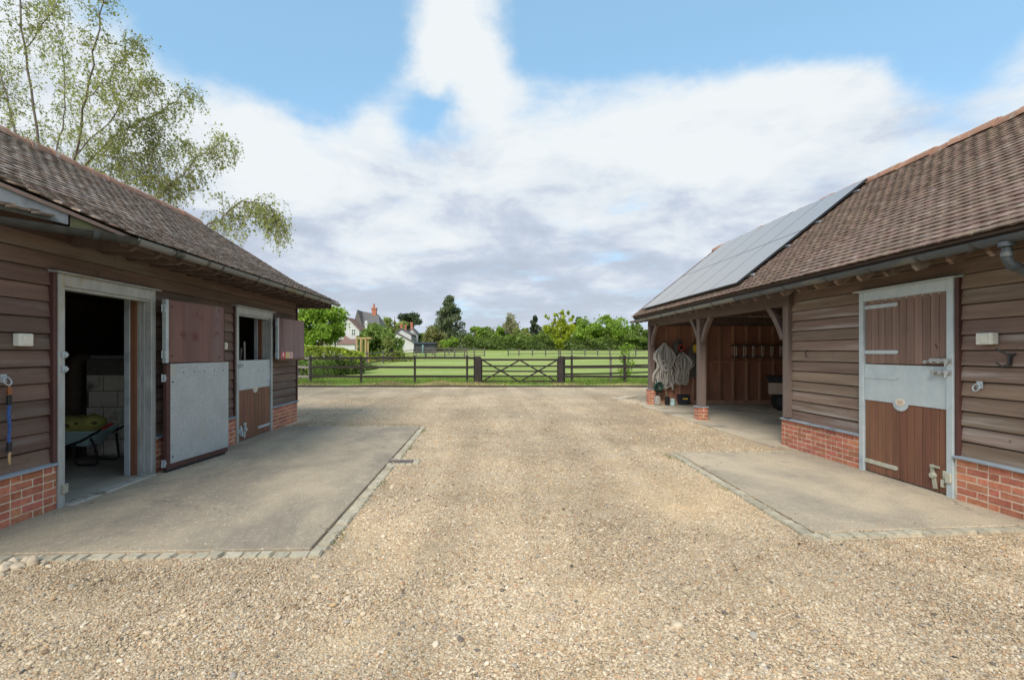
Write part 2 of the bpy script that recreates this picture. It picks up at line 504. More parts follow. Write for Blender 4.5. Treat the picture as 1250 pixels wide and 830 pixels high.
m_green_hose = MAT('dark_green_hose', (0.011, 0.045, 0.033), (0.021, 0.072, 0.051), 12, rough=0.5, bump=0.05, vary=0.15)
m_red = MAT('red_plastic', (0.50, 0.05, 0.035), (0.58, 0.08, 0.05), 10, rough=0.5, bump=0.0)
m_board_pale = MAT('pale_ply_board', (0.46, 0.37, 0.30), (0.58, 0.48, 0.40), 5, (1, 0.2, 1), 0.8, 0.15, 30)
m_sett = MAT('granite_sett', (0.366, 0.333, 0.255), (0.521, 0.465, 0.348), 18, rough=0.9, bump=0.5, bscale=60, vary=0.13, c3=(0.24, 0.22, 0.17), s3=10, t3=(0.58, 0.7))
m_stone = MAT('buff_stone', (0.437, 0.351, 0.247), (0.589, 0.503, 0.380), 14, rough=0.95, bump=0.5, bscale=40, vary=0.12)
m_iron_grate = MAT('rusty_cast_iron', (0.15, 0.12, 0.10), (0.25, 0.21, 0.185), 16, rough=0.8, bump=0.3)
m_conc_floor = MAT('barn_floor_concrete', (0.469, 0.389, 0.281), (0.616, 0.521, 0.388), 2.5, rough=0.9, bump=0.2, bscale=60, vary=0, c3=(0.27, 0.24, 0.185), s3=0.9, t3=(0.5, 0.7))
m_floor_dark = MAT('stable_floor', (0.263, 0.235, 0.188), (0.413, 0.375, 0.309), 3, rough=0.95, bump=0.3, bscale=50, vary=0, c4=(0.34, 0.29, 0.19), s4=30, t4=(0.66, 0.72))
m_sill = MAT('worn_concrete_sill', (0.33, 0.31, 0.265), (0.45, 0.425, 0.37), 7, rough=0.9, bump=0.4, vary=0, c3=(0.19, 0.165, 0.13), s3=6, t3=(0.55, 0.65))
m_fence = MAT('dark_fence_timber', (0.019, 0.014, 0.013), (0.040, 0.031, 0.028), 6, (0.4, 1, 0.4), 0.85, 0.3, 20, vary=0.2)
m_fence_grey = MAT('grey_fence_timber', (0.15, 0.135, 0.125), (0.26, 0.24, 0.22), 6, (0.4, 1, 0.4), 0.9, 0.3, 20, vary=0.15)
m_fence_far = MAT('weathered_paddock_rail', (0.075, 0.068, 0.062), (0.14, 0.128, 0.115), 4, (0.4, 1, 0.4), 0.9, 0.2, 20, vary=0.15)
m_yellow_wood = MAT('fresh_larch', (0.368, 0.256, 0.112), (0.464, 0.344, 0.176), 5, (1, 1, 0.2), 0.8, 0.1, 20, vary=0.08)
m_render = MAT('white_render', (0.483, 0.490, 0.497), (0.556, 0.563, 0.563), 2, rough=0.9, bump=0.05, vary=0.0)
m_roof_brown = MAT('brown_roof_tile', (0.15, 0.085, 0.068), (0.24, 0.15, 0.12), 3, (1, 1, 2), 0.9, 0.3, 12, vary=0.12)
m_roof_grey = MAT('grey_slate', (0.095, 0.092, 0.094), (0.167, 0.162, 0.160), 3, (1, 1, 2), 0.8, 0.3, 12, vary=0.08)
m_roof_dark = MAT('old_dark_tile', (0.085, 0.075, 0.072), (0.16, 0.145, 0.14), 3, (1, 1, 2), 0.9, 0.3, 12, vary=0.08)
m_chim = MAT('chimney_brick', (0.33, 0.115, 0.07), (0.44, 0.18, 0.115), 6, rough=0.9, bump=0.2, vary=0.08)
m_shed = MAT('black_shed_boarding', (0.026, 0.030, 0.040), (0.045, 0.05, 0.062), 4, rough=0.8, bump=0.2, vary=0.05)
m_glass = MAT('window_glass', (0.07, 0.085, 0.10), (0.11, 0.13, 0.15), 2, rough=0.12, bump=0.0, vary=0, spec=0.6)
m_bark = MAT('grey_brown_bark', (0.075, 0.058, 0.048), (0.15, 0.12, 0.10), 10, (1, 1, 0.3), 0.95, 0.6, 30, vary=0.05)
m_bark_birch = MAT('birch_bark', (0.105, 0.075, 0.066), (0.185, 0.145, 0.13), 8, (1, 1, 1), 0.9, 0.4, 30, vary=0.05, c3=(0.30, 0.26, 0.24), s3=2, t3=(0.6, 0.75))
m_silver = MAT('solar_frame_silver', (0.30, 0.32, 0.35), (0.38, 0.40, 0.43), 6, rough=0.45, metallic=0.5, bump=0.0)
m_frame_blk = MAT('solar_frame_black', (0.020, 0.022, 0.026), (0.035, 0.038, 0.043), 6, rough=0.4, metallic=0.2, bump=0.0)
m_water = MAT('blue_cabinet', (0.16, 0.30, 0.30), (0.2, 0.36, 0.36), 6, rough=0.6, bump=0.0)


def solar_mat():
    m = bpy.data.materials.new('solar_glass')
    m.use_nodes = True
    t = NT(m.node_tree)
    tc = t.n('ShaderNodeTexCoord')
    br = t.n('ShaderNodeTexBrick')
    t.put(br.inputs['Vector'], tc.outputs['UV'])
    br.offset = 0.0
    br.inputs['Color1'].default_value = (0.29, 0.265, 0.245, 1)
    br.inputs['Color2'].default_value = (0.295, 0.27, 0.25, 1)
    br.inputs['Mortar'].default_value = (0.32, 0.295, 0.275, 1)
    br.inputs['Scale'].default_value = 1.0
    br.inputs['Mortar Size'].default_value = 0.006
    br.inputs['Brick Width'].default_value = 0.16
    br.inputs['Row Height'].default_value = 0.16
    b = t.n('ShaderNodeBsdfPrincipled')
    t.put(b.inputs['Base Color'], br.outputs[0])
    b.inputs['Roughness'].default_value = 0.42
    b.inputs['IOR'].default_value = 1.5
    b.inputs['Specular IOR Level'].default_value = 1.0
    b.inputs['Coat Weight'].default_value = 0.6
    b.inputs['Coat Roughness'].default_value = 0.30
    o = t.n('ShaderNodeOutputMaterial')
    t.put(o.inputs[0], b.outputs[0])
    return m


m_solar = solar_mat()


def gravel_mat(pebble):
    m = bpy.data.materials.new('gravel_pebble' if pebble else 'gravel_bed')
    m.use_nodes = True
    t = NT(m.node_tree)
    ge = t.n('ShaderNodeNewGeometry')
    pos = ge.outputs['Position']
    PAL = [(0.0, (0.249, 0.170, 0.104)), (0.06, (0.479, 0.362, 0.229)), (0.24, (0.600, 0.480, 0.328)), (0.42, (0.494, 0.336, 0.191)), (0.53, (0.641, 0.525, 0.373)),
           (0.66, (0.551, 0.434, 0.298)), (0.76, (0.402, 0.289, 0.188)), (0.83, (0.705, 0.612, 0.471)), (0.90, (0.490, 0.285, 0.159)), (0.94, (0.375, 0.335, 0.284)), (0.975, (0.128, 0.108, 0.095))]
    b = t.n('ShaderNodeBsdfPrincipled')
    b.inputs['Specular IOR Level'].default_value = 0.3
    b.inputs['Roughness'].default_value = 0.85
    if pebble:
        r = t.n('ShaderNodeObjectInfo').outputs['Random']
        col = t.ramp(r, PAL, True)
        col = t.mix(t.maprange(t.noise(t.n('ShaderNodeTexCoord').outputs['Object'], 2.2, 3), 0.45, 0.7, 0, 0.35), col, (0.55, 0.47, 0.36))
    else:
        vo = t.n('ShaderNodeTexVoronoi')
        t.put(vo.inputs['Vector'], pos)
        vo.inputs['Scale'].default_value = 66
        cs = t.n('ShaderNodeSeparateColor')
        t.put(cs.inputs[0], vo.outputs['Color'])
        col = t.ramp(cs.outputs[0], PAL, True)
        gap = t.maprange(vo.outputs['Distance'], 0.42, 0.66, 0, 0.55)
        col = t.mix(gap, col, (0.28, 0.205, 0.125))
        vb = t.n('ShaderNodeTexVoronoi')
        t.put(vb.inputs['Vector'], pos)
        vb.inputs['Scale'].default_value = 17
        cb = t.n('ShaderNodeSeparateColor')
        t.put(cb.inputs[0], vb.outputs['Color'])
        col = t.mix(0.22, col, t.ramp(cb.outputs[1], PAL, True))
        bn = t.n('ShaderNodeBump')
        bn.inputs['Strength'].default_value = 0.9
        bn.inputs['Distance'].default_value = 0.010
        t.put(bn.inputs['Height'], t.math('SUBTRACT', 1.0, vo.outputs['Distance']))
        t.put(b.inputs['Normal'], bn.outputs[0])
    # wear that lies on the yard itself: sandy patches, mossy and damp drifts, wheel tracks
    big = t.noise(pos, 0.42, 5, 0.62, 0.4)
    sand = t.maprange(t.noise(t.vmath('ADD', pos, (5.2, 1.3, 0)), 0.8, 4, 0.6, 0.2), 0.54, 0.72, 0, 0.42)
    gd = t.vmath('DISTANCE', t.vmath('MULTIPLY', pos, (1.0, 0.7, 0)), (2.35, 4.0, 0), out='v')
    sand = t.math('ADD', sand, t.math('MULTIPLY', t.maprange(gd, 0.2, 1.1, 1.0, 0.0), 0.38), clamp=True)
    col = t.mix(sand, col, (0.62, 0.465, 0.28))
    damp = t.maprange(t.noise(t.vmath('ADD', pos, (2.0, 9.0, 0)), 1.5, 6, 0.65, 0.6), 0.52, 0.72, 0, 0.34)
    col = t.mix(damp, col, (0.30, 0.235, 0.135))
    trk = t.noise(t.vmath('ADD', t.vmath('MULTIPLY', pos, (1.15, 0.10, 0)), (3.3, 0.7, 0)), 1.0, 4, 0.6, 0.5)
    col = t.mix(t.maprange(trk, 0.53, 0.66, 0, 0.30), col, (0.58, 0.475, 0.335))
    hs = t.n('ShaderNodeHueSaturation')
    t.put(hs.inputs['Color'], col)
    t.put(hs.inputs['Value'], t.math('MULTIPLY', t.maprange(big, 0.3, 0.7, 0.80, 1.08), t.maprange(trk, 0.36, 0.62, 0.92, 1.07)))
    t.put(b.inputs['Base Color'], hs.outputs[0])
    o = t.n('ShaderNodeOutputMaterial')
    t.put(o.inputs[0], b.outputs[0])
    return m


m_gravel = gravel_mat(False)
m_pebble = gravel_mat(True)


def concrete_mat(name, pale, dark, edge, seed):
    m = bpy.data.materials.new(name)
    m.use_nodes = True
    t = NT(m.node_tree)
    pos = t.vmath('ADD', t.n('ShaderNodeNewGeometry').outputs['Position'], (seed, seed * 2.3, 0))
    big = t.noise(t.vmath('MULTIPLY', pos, (0.8, 0.45, 1)), 1.0, 7, 0.7, 0.5)
    col = t.mix(t.maprange(big, 0.40, 0.60, 0, 1, False), dark, pale)
    col = t.mix(t.maprange(t.noise(pos, 2.2, 9, 0.75, 0.3), 0.46, 0.70, 0, 0.6, False), col, edge)
    sp = t.noise(pos, 75, 3, 0.6)
    col = t.mix(t.maprange(sp, 0.38, 0.62, 0, 0.62), col, tuple(c * 0.55 for c in pale))
    col = t.mix(t.maprange(t.noise(pos, 42, 2, 0.5), 0.63, 0.71, 0, 0.8), col, (0.56, 0.50, 0.41))
    col = t.mix(t.maprange(t.noise(pos, 6, 8, 0.8), 0.60, 0.74, 0, 0.6), col, (0.15, 0.128, 0.095))
    col = t.mix(t.maprange(t.noise(t.vmath('MULTIPLY', pos, (1.2, 9, 1)), 3.0, 6, 0.75), 0.56, 0.74, 0, 0.5), col, tuple(c * 1.25 for c in pale))
    ve = t.n('ShaderNodeTexVoronoi', feature='DISTANCE_TO_EDGE')
    t.put(ve.inputs['Vector'], t.vmath('ADD', pos, t.vmath('SCALE', t.noise(pos, 3.0, 6, 0.7, color=True), scale=0.55)))
    ve.inputs['Scale'].default_value = 0.33
    crack = t.maprange(ve.outputs['Distance'], 0.0, 0.0035, 1.0, 0.0, False)
    crack = t.math('MULTIPLY', crack, t.maprange(t.noise(pos, 1.3, 3), 0.45, 0.6, 0, 0.8))
    col = t.mix(crack, col, (0.10, 0.085, 0.065))
    b = t.n('ShaderNodeBsdfPrincipled')
    t.put(b.inputs['Base Color'], col)
    b.inputs['Roughness'].default_value = 0.9
    b.inputs['Specular IOR Level'].default_value = 0.3
    bn = t.n('ShaderNodeBump')
    bn.inputs['Strength'].default_value = 0.5
    bn.inputs['Distance'].default_value = 0.006
    t.put(bn.inputs['Height'], t.math('ADD', sp, t.noise(t.vmath('MULTIPLY', pos, (3, 60, 1)), 1.0, 3)))
    t.put(b.inputs['Normal'], bn.outputs[0])
    o = t.n('ShaderNodeOutputMaterial')
    t.put(o.inputs[0], b.outputs[0])
    return m


m_apron_l = concrete_mat('apron_concrete_dark', (0.49, 0.405, 0.29), (0.235, 0.205, 0.168), (0.42, 0.34, 0.24), 3.0)
m_apron_r = concrete_mat('apron_concrete_light', (0.60, 0.495, 0.355), (0.33, 0.285, 0.225), (0.52, 0.425, 0.30), 8.0)


def grass_mat():
    m = bpy.data.materials.new('pasture')
    m.use_nodes = True
    t = NT(m.node_tree)
    pos = t.n('ShaderNodeNewGeometry').outputs['Position']
    big = t.noise(t.vmath('MULTIPLY', pos, (0.06, 0.13, 0)), 1.0, 5, 0.6, 0.5)
    fine = t.noise(t.vmath('MULTIPLY', pos, (1.0, 0.6, 0)), 1.6, 6, 0.7)
    col = t.mix(t.maprange(big, 0.35, 0.65), (0.215, 0.290, 0.066), (0.325, 0.385, 0.118))
    col = t.mix(t.maprange(fine, 0.45, 0.72, 0, 0.55), col, (0.42, 0.435, 0.18))
    col = t.mix(t.maprange(t.noise(pos, 9, 4, 0.7), 0.5, 0.75, 0, 0.4), col, (0.15, 0.21, 0.05))
    b = t.n('ShaderNodeBsdfPrincipled')
    t.put(b.inputs['Base Color'], col)
    b.inputs['Roughness'].default_value = 0.9
    b.inputs['Specular IOR Level'].default_value = 0.15
    bn = t.n('ShaderNodeBump')
    bn.inputs['Strength'].default_value = 0.6
    bn.inputs['Distance'].default_value = 0.05
    t.put(bn.inputs['Height'], t.noise(pos, 14, 4, 0.7))
    t.put(b.inputs['Normal'], bn.outputs[0])
    o = t.n('ShaderNodeOutputMaterial')
    t.put(o.inputs[0], b.outputs[0])
    return m


m_grass = grass_mat()
m_blade = LEAF('grass_blade', (0.12, 0.20, 0.03), (0.24, 0.32, 0.075), 0.3)
m_hay = LEAF('dry_hay', (0.34, 0.25, 0.12), (0.52, 0.42, 0.24), 0.2, (1.1, 1.05, 0.9))


# ------------------------------------------------------------------ ground
def g(Y):
    """height of the pasture: level to the yard fence, then rising gently"""
    pts = [(-1e3, -0.06), (22.7, -0.06), (23.1, 0.0), (26, 0.0), (88, 0.9), (122, 2.35), (200, 4.0), (500, 7.5), (2000, 16)]
    for (a, za), (b, zb) in zip(pts, pts[1:]):
        if Y <= b:
            return za + (zb - za) * (Y - a) / (b - a)
    return pts[-1][1]


ys = [-60, -20, 0, 10, 18, 22.7, 23.1, 24, 26, 30, 36, 44, 54, 66, 78, 88, 98, 108, 122, 150, 200, 300, 500, 900, 1600]
xs = [-900, -400, -200, -120, -80, -50, -30, -20, -10, 0, 10, 20, 30, 50, 80, 120, 200, 400, 900]
V, Fc = [], []
for j, y in enumerate(ys):
    for x in xs:
        V.append((x, y, g(y) + (0.05 * math.sin(x * 0.11 + y * 0.07) if y > 30 else 0)))
for j in range(len(ys) - 1):
    for i in range(len(xs) - 1):
        a = j * len(xs) + i
        Fc.append((a, a + 1, a + 1 + len(xs), a + len(xs)))
me = fast_mesh('grass_field', np.array(V), 4, np.array(Fc), m_grass)
me.polygons.foreach_set('use_smooth', [True] * len(me.polygons))
tag(link('grass_field', me), kind='structure', label='green paddock grass beyond the yard fence')

GRAV_Z = -0.016
nx, ny = 90, 110
gx, gy = np.meshgrid(np.linspace(-14, 13, nx), np.linspace(-6, 22.86, ny))
gz = GRAV_Z + 0.006 * np.sin(gx * 1.7 + 0.6 * gy) * np.sin(gy * 1.3) + RNG.normal(0, 0.0015, gx.shape)
V = np.stack([gx, gy, gz], -1).reshape(-1, 3)
idx = np.arange(nx * ny).reshape(ny, nx)
Fc = np.stack([idx[:-1, :-1], idx[:-1, 1:], idx[1:, 1:], idx[1:, :-1]], -1).reshape(-1, 4)
me = fast_mesh('gravel_yard', V, 4, Fc, m_gravel)
me.polygons.foreach_set('use_smooth', [True] * len(me.polygons))
tag(link('gravel_yard', me), kind='structure', label='pale buff gravel yard between the two stable ranges')

APL = [(-4.30, 3.80), (-1.40, 3.99), (-1.39, 10.56), (-4.32, 10.62), (-4.30, 3.9)]
b = MB()
b.prism([(-4.4, 3.86), (-1.40, 4.0), (-1.385, 10.55), (-4.4, 10.60)], 'z', -0.12, 0.012)
tag(build('concrete_apron', b, m_apron_l, bev=0.006), kind='structure', label='stained concrete apron in front of the open stable doors')
b = MB()
b.prism([(2.98, 7.76), (2.86, 4.36), (5.05, 4.56), (5.05, 7.84)], 'z', -0.12, 0.012)
tag(build('concrete_apron', b, m_apron_r, bev=0.006), kind='structure', label='pale concrete apron in front of the closed stable door')
b = MB()
b.prism([(4.78, 8.3), (9.15, 8.3), (9.15, 15.1), (4.80, 15.6), (4.55, 15.0)], 'z', -0.12, 0.018)
tag(build('barn_floor', b, m_conc_floor, bev=0.008), kind='structure', label='pale concrete floor of the open cart bay')
b = MB()
b.box(-8.1, 2.5, -0.1, -4.42, 11.2, -0.002)
tag(build('stable_floor', b, m_floor_dark), kind='structure', label='dark concrete floor inside the stable')


def inside(px, py, poly):
    r = np.zeros(px.shape, bool)
    n = len(poly)
    for i in range(n):
        (x0, y0), (x1, y1) = poly[i], poly[(i + 1) % n]
        c = ((y0 > py) != (y1 > py)) & (px < (x1 - x0) * (py - y0) / (y1 - y0 + 1e-12) + x0)
        r ^= c
    return r


# loose pebbles lying on the gravel bed (nobody could count them)
def pebbles():
    xs_, ys_, sc_ = [], [], []
    for (y0, y1, dens, sz) in ((1.9, 3.4, 9800, 1.0), (3.4, 5.2, 7000, 1.0), (5.2, 7.6, 3200, 1.1), (7.6, 11.5, 1200, 1.25), (11.5, 18, 300, 1.45)):
        w_ = 1.12 * y1 + 0.4
        w_ = min(w_, 5.2)
        n = int((y1 - y0) * 2 * w_ * dens)
        px, py = RNG.uniform(-w_, w_, n), RNG.uniform(y0, y1, n)
        keep = (np.abs(px) < 1.08 * py + 0.5)
        for poly in ([(-9, 3.76), (-1.25, 3.86), (-1.25, 10.66), (-9, 10.7)], [(2.86, 7.92), (2.72, 4.2), (5.2, 4.4), (9, 4.4), (9, 7.95)],
                     [(4.76, 7.8), (12, 7.8), (12, 16), (4.5, 15.2)], [(4.93, -2), (12, -2), (12, 16), (4.93, 16)], [(-12, -2), (-4.2, -2), (-4.2, 12), (-12, 12)],
                     [(-1.46, 7.0), (-0.93, 7.0), (-0.93, 7.4), (-1.46, 7.4)]):
            keep &= ~inside(px, py, poly)
        px, py = px[keep], py[keep]
        s_ = np.exp(RNG.normal(math.log(0.0045), 0.38, len(px))) * sz
        big = RNG.random(len(px)) < 0.004
        s_[big] *= RNG.uniform(1.6, 2.6, big.sum())
        xs_.append(px), ys_.append(py), sc_.append(s_)
    x, y, s = np.concatenate(xs_), np.concatenate(ys_), np.concatenate(sc_)
    z = GRAV_Z + 0.006 * np.sin(x * 1.7 + 0.6 * y) * np.sin(y * 1.3) + s * RNG.uniform(-0.15, 0.6, len(x))
    # grit trodden onto the concrete, thickest along the edges
    def grit(n, xr, yr, poly, edge):
        gx_, gy_ = RNG.uniform(*xr, n), RNG.uniform(*yr, n)
        k = inside(gx_, gy_, poly) & (RNG.random(n) < np.maximum(edge(gx_, gy_), 0.03))
        return gx_[k], gy_[k]
    for a in (grit(9000, (-4.2, -1.25), (3.9, 10.7), [(-4.2, 3.9), (-1.25, 3.95), (-1.25, 10.75), (-4.2, 10.75)], lambda u, v: np.exp(-(-1.3 - u) / .12) + np.exp(-(v - 3.9) / .12) + np.exp(-(10.7 - v) / .25) + .5 * np.exp(-(u + 4.2) / .06)),
              grit(6000, (2.8, 4.95), (4.3, 7.95), [(2.8, 4.3), (4.95, 4.5), (4.95, 7.95), (2.9, 7.9)], lambda u, v: np.exp(-(u - 2.85) / .12) + np.exp(-(v - 4.4) / .15) + np.exp(-(7.9 - v) / .2) + .5 * np.exp(-(4.95 - u) / .06)),
              grit(4000, (4.6, 8), (8.4, 15), [(4.78, 8.4), (8, 8.4), (8, 15), (4.6, 15)], lambda u, v: np.exp(-(u - 4.75) / .15))):
        s_ = RNG.uniform(0.0025, 0.0055, len(a[0]))
        x, y, s, z = np.concatenate([x, a[0]]), np.concatenate([y, a[1]]), np.concatenate([s, s_]), np.concatenate([z, 0.013 + s_ * .3 + np.where(a[0] > 4.78, .006, 0) * (a[1] > 8.3)])
    n = len(x)
    me = bpy.data.meshes.new('gravel_pebbles')
    me.vertices.add(n)
    me.vertices.foreach_set('co', np.stack([x, y, z], -1).astype(np.float32).ravel())
    sv = np.stack([s * RNG.uniform(0.85, 1.5, n), s * RNG.uniform(0.75, 1.15, n), s * RNG.uniform(0.45, 0.8, n)], -1)
    rv = np.stack([RNG.normal(0, 0.3, n), RNG.normal(0, 0.3, n), RNG.uniform(0, 6.283, n)], -1)
    for nm, arr in (('pscale', sv), ('prot', rv)):
        at = me.attributes.new(nm, 'FLOAT_VECTOR', 'POINT')
        at.data.foreach_set('vector', arr.astype(np.float32).ravel())
    o = link('gravel_pebbles', me)
    ng = bpy.data.node_groups.new('scatter_pebbles', 'GeometryNodeTree')
    ng.interface.new_socket('Geometry', in_out='INPUT', socket_type='NodeSocketGeometry')
    ng.interface.new_socket('Geometry', in_out='OUTPUT', socket_type='NodeSocketGeometry')
    N = ng.nodes.new
    gi, go, ip, ico, sm = N('NodeGroupInput'), N('NodeGroupOutput'), N('GeometryNodeInstanceOnPoints'), N('GeometryNodeMeshIcoSphere'), N('GeometryNodeSetMaterial')
    ico.inputs['Radius'].default_value = 1.0
    ico.inputs['Subdivisions'].default_value = 2
    sm.inputs['Material'].default_value = m_pebble
    a1, a2, e2r = N('GeometryNodeInputNamedAttribute'), N('GeometryNodeInputNamedAttribute'), N('FunctionNodeEulerToRotation')
    a1.data_type = a2.data_type = 'FLOAT_VECTOR'
    a1.inputs[0].default_value, a2.inputs[0].default_value = 'pscale', 'prot'
    L = ng.links.new
    L(gi.outputs[0], ip.inputs['Points'])
    L(ico.outputs[0], sm.inputs['Geometry'])
    L(sm.outputs[0], ip.inputs['Instance'])
    L(a1.outputs[0], ip.inputs['Scale'])
    L(a2.outputs[0], e2r.inputs[0])
    L(e2r.outputs[0], ip.inputs['Rotation'])
    L(ip.outputs[0], go.inputs[0])
    md = o.modifiers.new('scatter', 'NODES')
    md.node_group = ng
    tag(o, kind='stuff', label='loose buff and grey pebbles covering the yard')
    print('pebbles', n)


pebbles()


# ------------------------------------------------------------------ sett edgings
def sett_mesh(lx, ly, seed):
    rr = random.Random(seed)
    b = MB()
    h = 0.10
    j = lambda: rr.uniform(-0.006, 0.006)
    b.hexa([(-lx / 2 + j(), -ly / 2 + j(), 0), (lx / 2 + j(), -ly / 2 + j(), 0), (lx / 2 + j(), ly / 2 + j(), 0), (-lx / 2 + j(), ly / 2 + j(), 0),
            (-lx / 2 + j(), -ly / 2 + j(), h + j() / 2), (lx / 2 + j(), -ly / 2 + j(), h + j() / 2), (lx / 2 + j(), ly / 2 + j(), h + j() / 2), (-lx / 2 + j(), ly / 2 + j(), h + j() / 2)])
    return make_mesh('sett', b, m_sett, bev=0.009, seg=2, smooth=True)


SETTS = {k: [sett_mesh(k, 0.112, 31 + i + int(k * 1000)) for i in range(3)] for k in (0.095, 0.115, 0.14)}


def sett_row(name, label, legs, top=0.006):
    t = thing(name, label, 'stone edging', (legs[0][0][0], legs[0][0][1], -0.1))
    bed = MB()
    for (p, q, wdt) in legs:
        p, q = Vector((*p, 0)), Vector((*q, 0))
        L = (q - p).length
        u = (q - p).normalized()
        bed.beam(p + Vector((0, 0, -0.06)), q + Vector((0, 0, -0.06)), wdt * 0.96, 0.085)
        a = math.atan2(u.y, u.x)
        s = 0.0
        while s < L - 0.05:
            k = random.choice((0.095, 0.115, 0.115, 0.14))
            c = p + u * (s + k / 2)
            link('sett', random.choice(SETTS[k]), t, (c.x, c.y, top - 0.10 + random.uniform(-0.009, 0.006)),
                 (random.gauss(0, 0.02), random.gauss(0, 0.03), a + random.gauss(0, 0.06)))
            s += k + random.uniform(0.008, 0.016)
    build('joint_bed', bed, m_mortar, t)
    return t


sett_row('sett_edging', 'row of grey granite setts edging the stained concrete apron on the left',
         [((-4.25, 3.80), (-1.30, 3.935), 0.115), ((-1.325, 4.0), (-1.32, 7.03), 0.115), ((-1.32, 7.42), (-1.325, 10.55), 0.115), ((-1.40, 10.62), (-4.2, 10.67), 0.06)], top=0.004)
sett_row('sett_edging', 'row of grey granite setts edging the pale concrete apron on the right',
         [((2.90, 7.80), (2.79, 4.35), 0.115), ((2.80, 4.29), (4.93, 4.49), 0.115), ((2.95, 7.83), (4.90, 7.90), 0.07)], top=0.010)

# drain beside the left apron: grate set among pale setts
t = thing('drain', 'rusty slotted drain grate let into the sett edging of the apron', 'drain', (-1.2, 7.22, -0.05))
b = MB()
b.box(-1.41, 7.10, -0.05, -1.06, 7.13, 0.004).box(-1.41, 7.31, -0.05, -1.06, 7.34, 0.004).box(-1.41, 7.13, -0.05, -1.38, 7.31, 0.004).box(-1.09, 7.13, -0.05, -1.06, 7.31, 0.004)
b.box(-1.255, 7.13, -0.04, -1.225, 7.31, 0.003)
build('grate_frame', b, m_iron_grate, t, bev=0.003)
for i in range(9):
    x0 = -1.372 + i * 0.031
    if -1.27 < x0 < -1.22:
        continue
    b = MB()
    b.box(x0, 7.13, -0.035, x0 + 0.014, 7.31, 0.001)
    build('grate_bar', b, m_iron_grate, t)
b = MB()
b.box(-1.40, 7.11, -0.09, -1.07, 7.33, -0.045)
build('grate_pit', b, m_rubber, t)
for i in range(3):
    link('sett', SETTS[0.095][i], t, (-1.00, 7.13 + i * 0.085, -0.094), (0, 0, 0.05 * i), (0.95, 0.66, 1))
for i in range(4):
    link('sett', SETTS[0.095][i % 3], t, (-1.365 + i * 0.095, 7.065, -0.096), (0, 0, 0), (0.95, 0.5, 1))
    link('sett', SETTS[0.095][(i + 1) % 3], t, (-1.365 + i * 0.095, 7.375, -0.096), (0, 0, 0), (0.95, 0.5, 1))

# loose stones by the near edge of the apron
STN = [(4, 690, .085, .06, .05), (16, 681, .095, .05, .045), (22, 687, .10, .06, .04), (33, 679, .075, .05, .05), (40, 683, .075, .06, .065), (52, 684, .05, .04, .04), (60, 686, .05, .03, .025), (1, 697, .075, .05, .03), (9, 685, .07, .05, .04)]
SLAB = ['long flat buff stone at the frame edge of the loose pile by the setts', 'broad buff stone leaning at the back of the pile by the setts', 'wide flat buff stone in the middle of the pile by the setts',
        'grey buff stone behind the upright cream one in the pile', 'upright cream stone at the end of the loose pile by the setts', 'small pale stone lying just beyond the upright cream one',
        'small flat pale stone farthest out from the loose pile', 'low buff stone lying nearest the camera in the loose pile', 'rounded buff stone wedged between the larger ones of the pile']
for i, (x, y, a, bb, c) in enumerate(STN):
    Y = EYE * F_PX / (y + 3 - VY)
    X = (x - VX) / F_PX * Y
    m = MB()
    m.blob((X, Y, c * 0.30 - 0.02), (a * 0.5, bb * .7, c * .62), 2, 0.16, i + 3, (random.uniform(-.2, .2), random.uniform(-.2, .2), random.uniform(-.5, .5)))
    tag(build('stone', m, m_stone), SLAB[i], 'stone', 'loose stones by the left apron')

# ------------------------------------------------------------------ shared building pieces
BRICK_M = {}


def brick_mesh(L, D=0.06):
    k = (round(L, 3), D)
    if k not in BRICK_M:
        out = []
        for i in range(3):
            b = MB()
            j = lambda: random.uniform(-0.0018, 0.0018)
            x, y, z = L / 2, D, 0.0325
            b.hexa([(-x + j(), 0 + j(), -z + j()), (x + j(), 0 + j(), -z + j()), (x, y, -z), (-x, y, -z), (-x + j(), 0 + j(), z + j()), (x + j(), 0 + j(), z + j()), (x, y, z), (-x, y, z)])
            out.append(make_mesh('brick', b, m_brick, bev=0.004))
        BRICK_M[k] = out
    return random.choice(BRICK_M[k])


def plinth(parent, w, s, y0, y1, courses=6, top=0.45, ret=None):
    """brick plinth: front face at X=w looking towards s; flemish bond. Local brick: length x, front at y=0, depth +y"""
    m = MB()
    xa, xb = w - s * 0.0035, w - s * 0.22
    m.box(min(xa, xb), y0 + 0.005, -0.1, max(xa, xb), y1 - 0.005, top)
    p = build('brick_plinth', m, m_mortar, parent)
    rot = (0, 0, -s * PI / 2 + (PI if False else 0))
    rot = (0, 0, PI / 2) if s > 0 else (0, 0, -PI / 2)
    for c in range(courses):
        z = 0.0375 + c * 0.075
        y = y0
        k = c % 2
        while y < y1 - 0.03:
            L = 0.215 if k % 2 == 0 else 0.1025
            L = min(L, y1 - y)
            L = round(L, 3)
            if L > 0.03:
                link('brick', brick_mesh(L), p, (w + s * random.uniform(-0.002, 0.002), y + L / 2, z), (rot[0] + random.gauss(0, .004), random.gauss(0, .004), rot[2] + random.gauss(0, .006)))
            y += L + 0.010
            k += 1
    return p


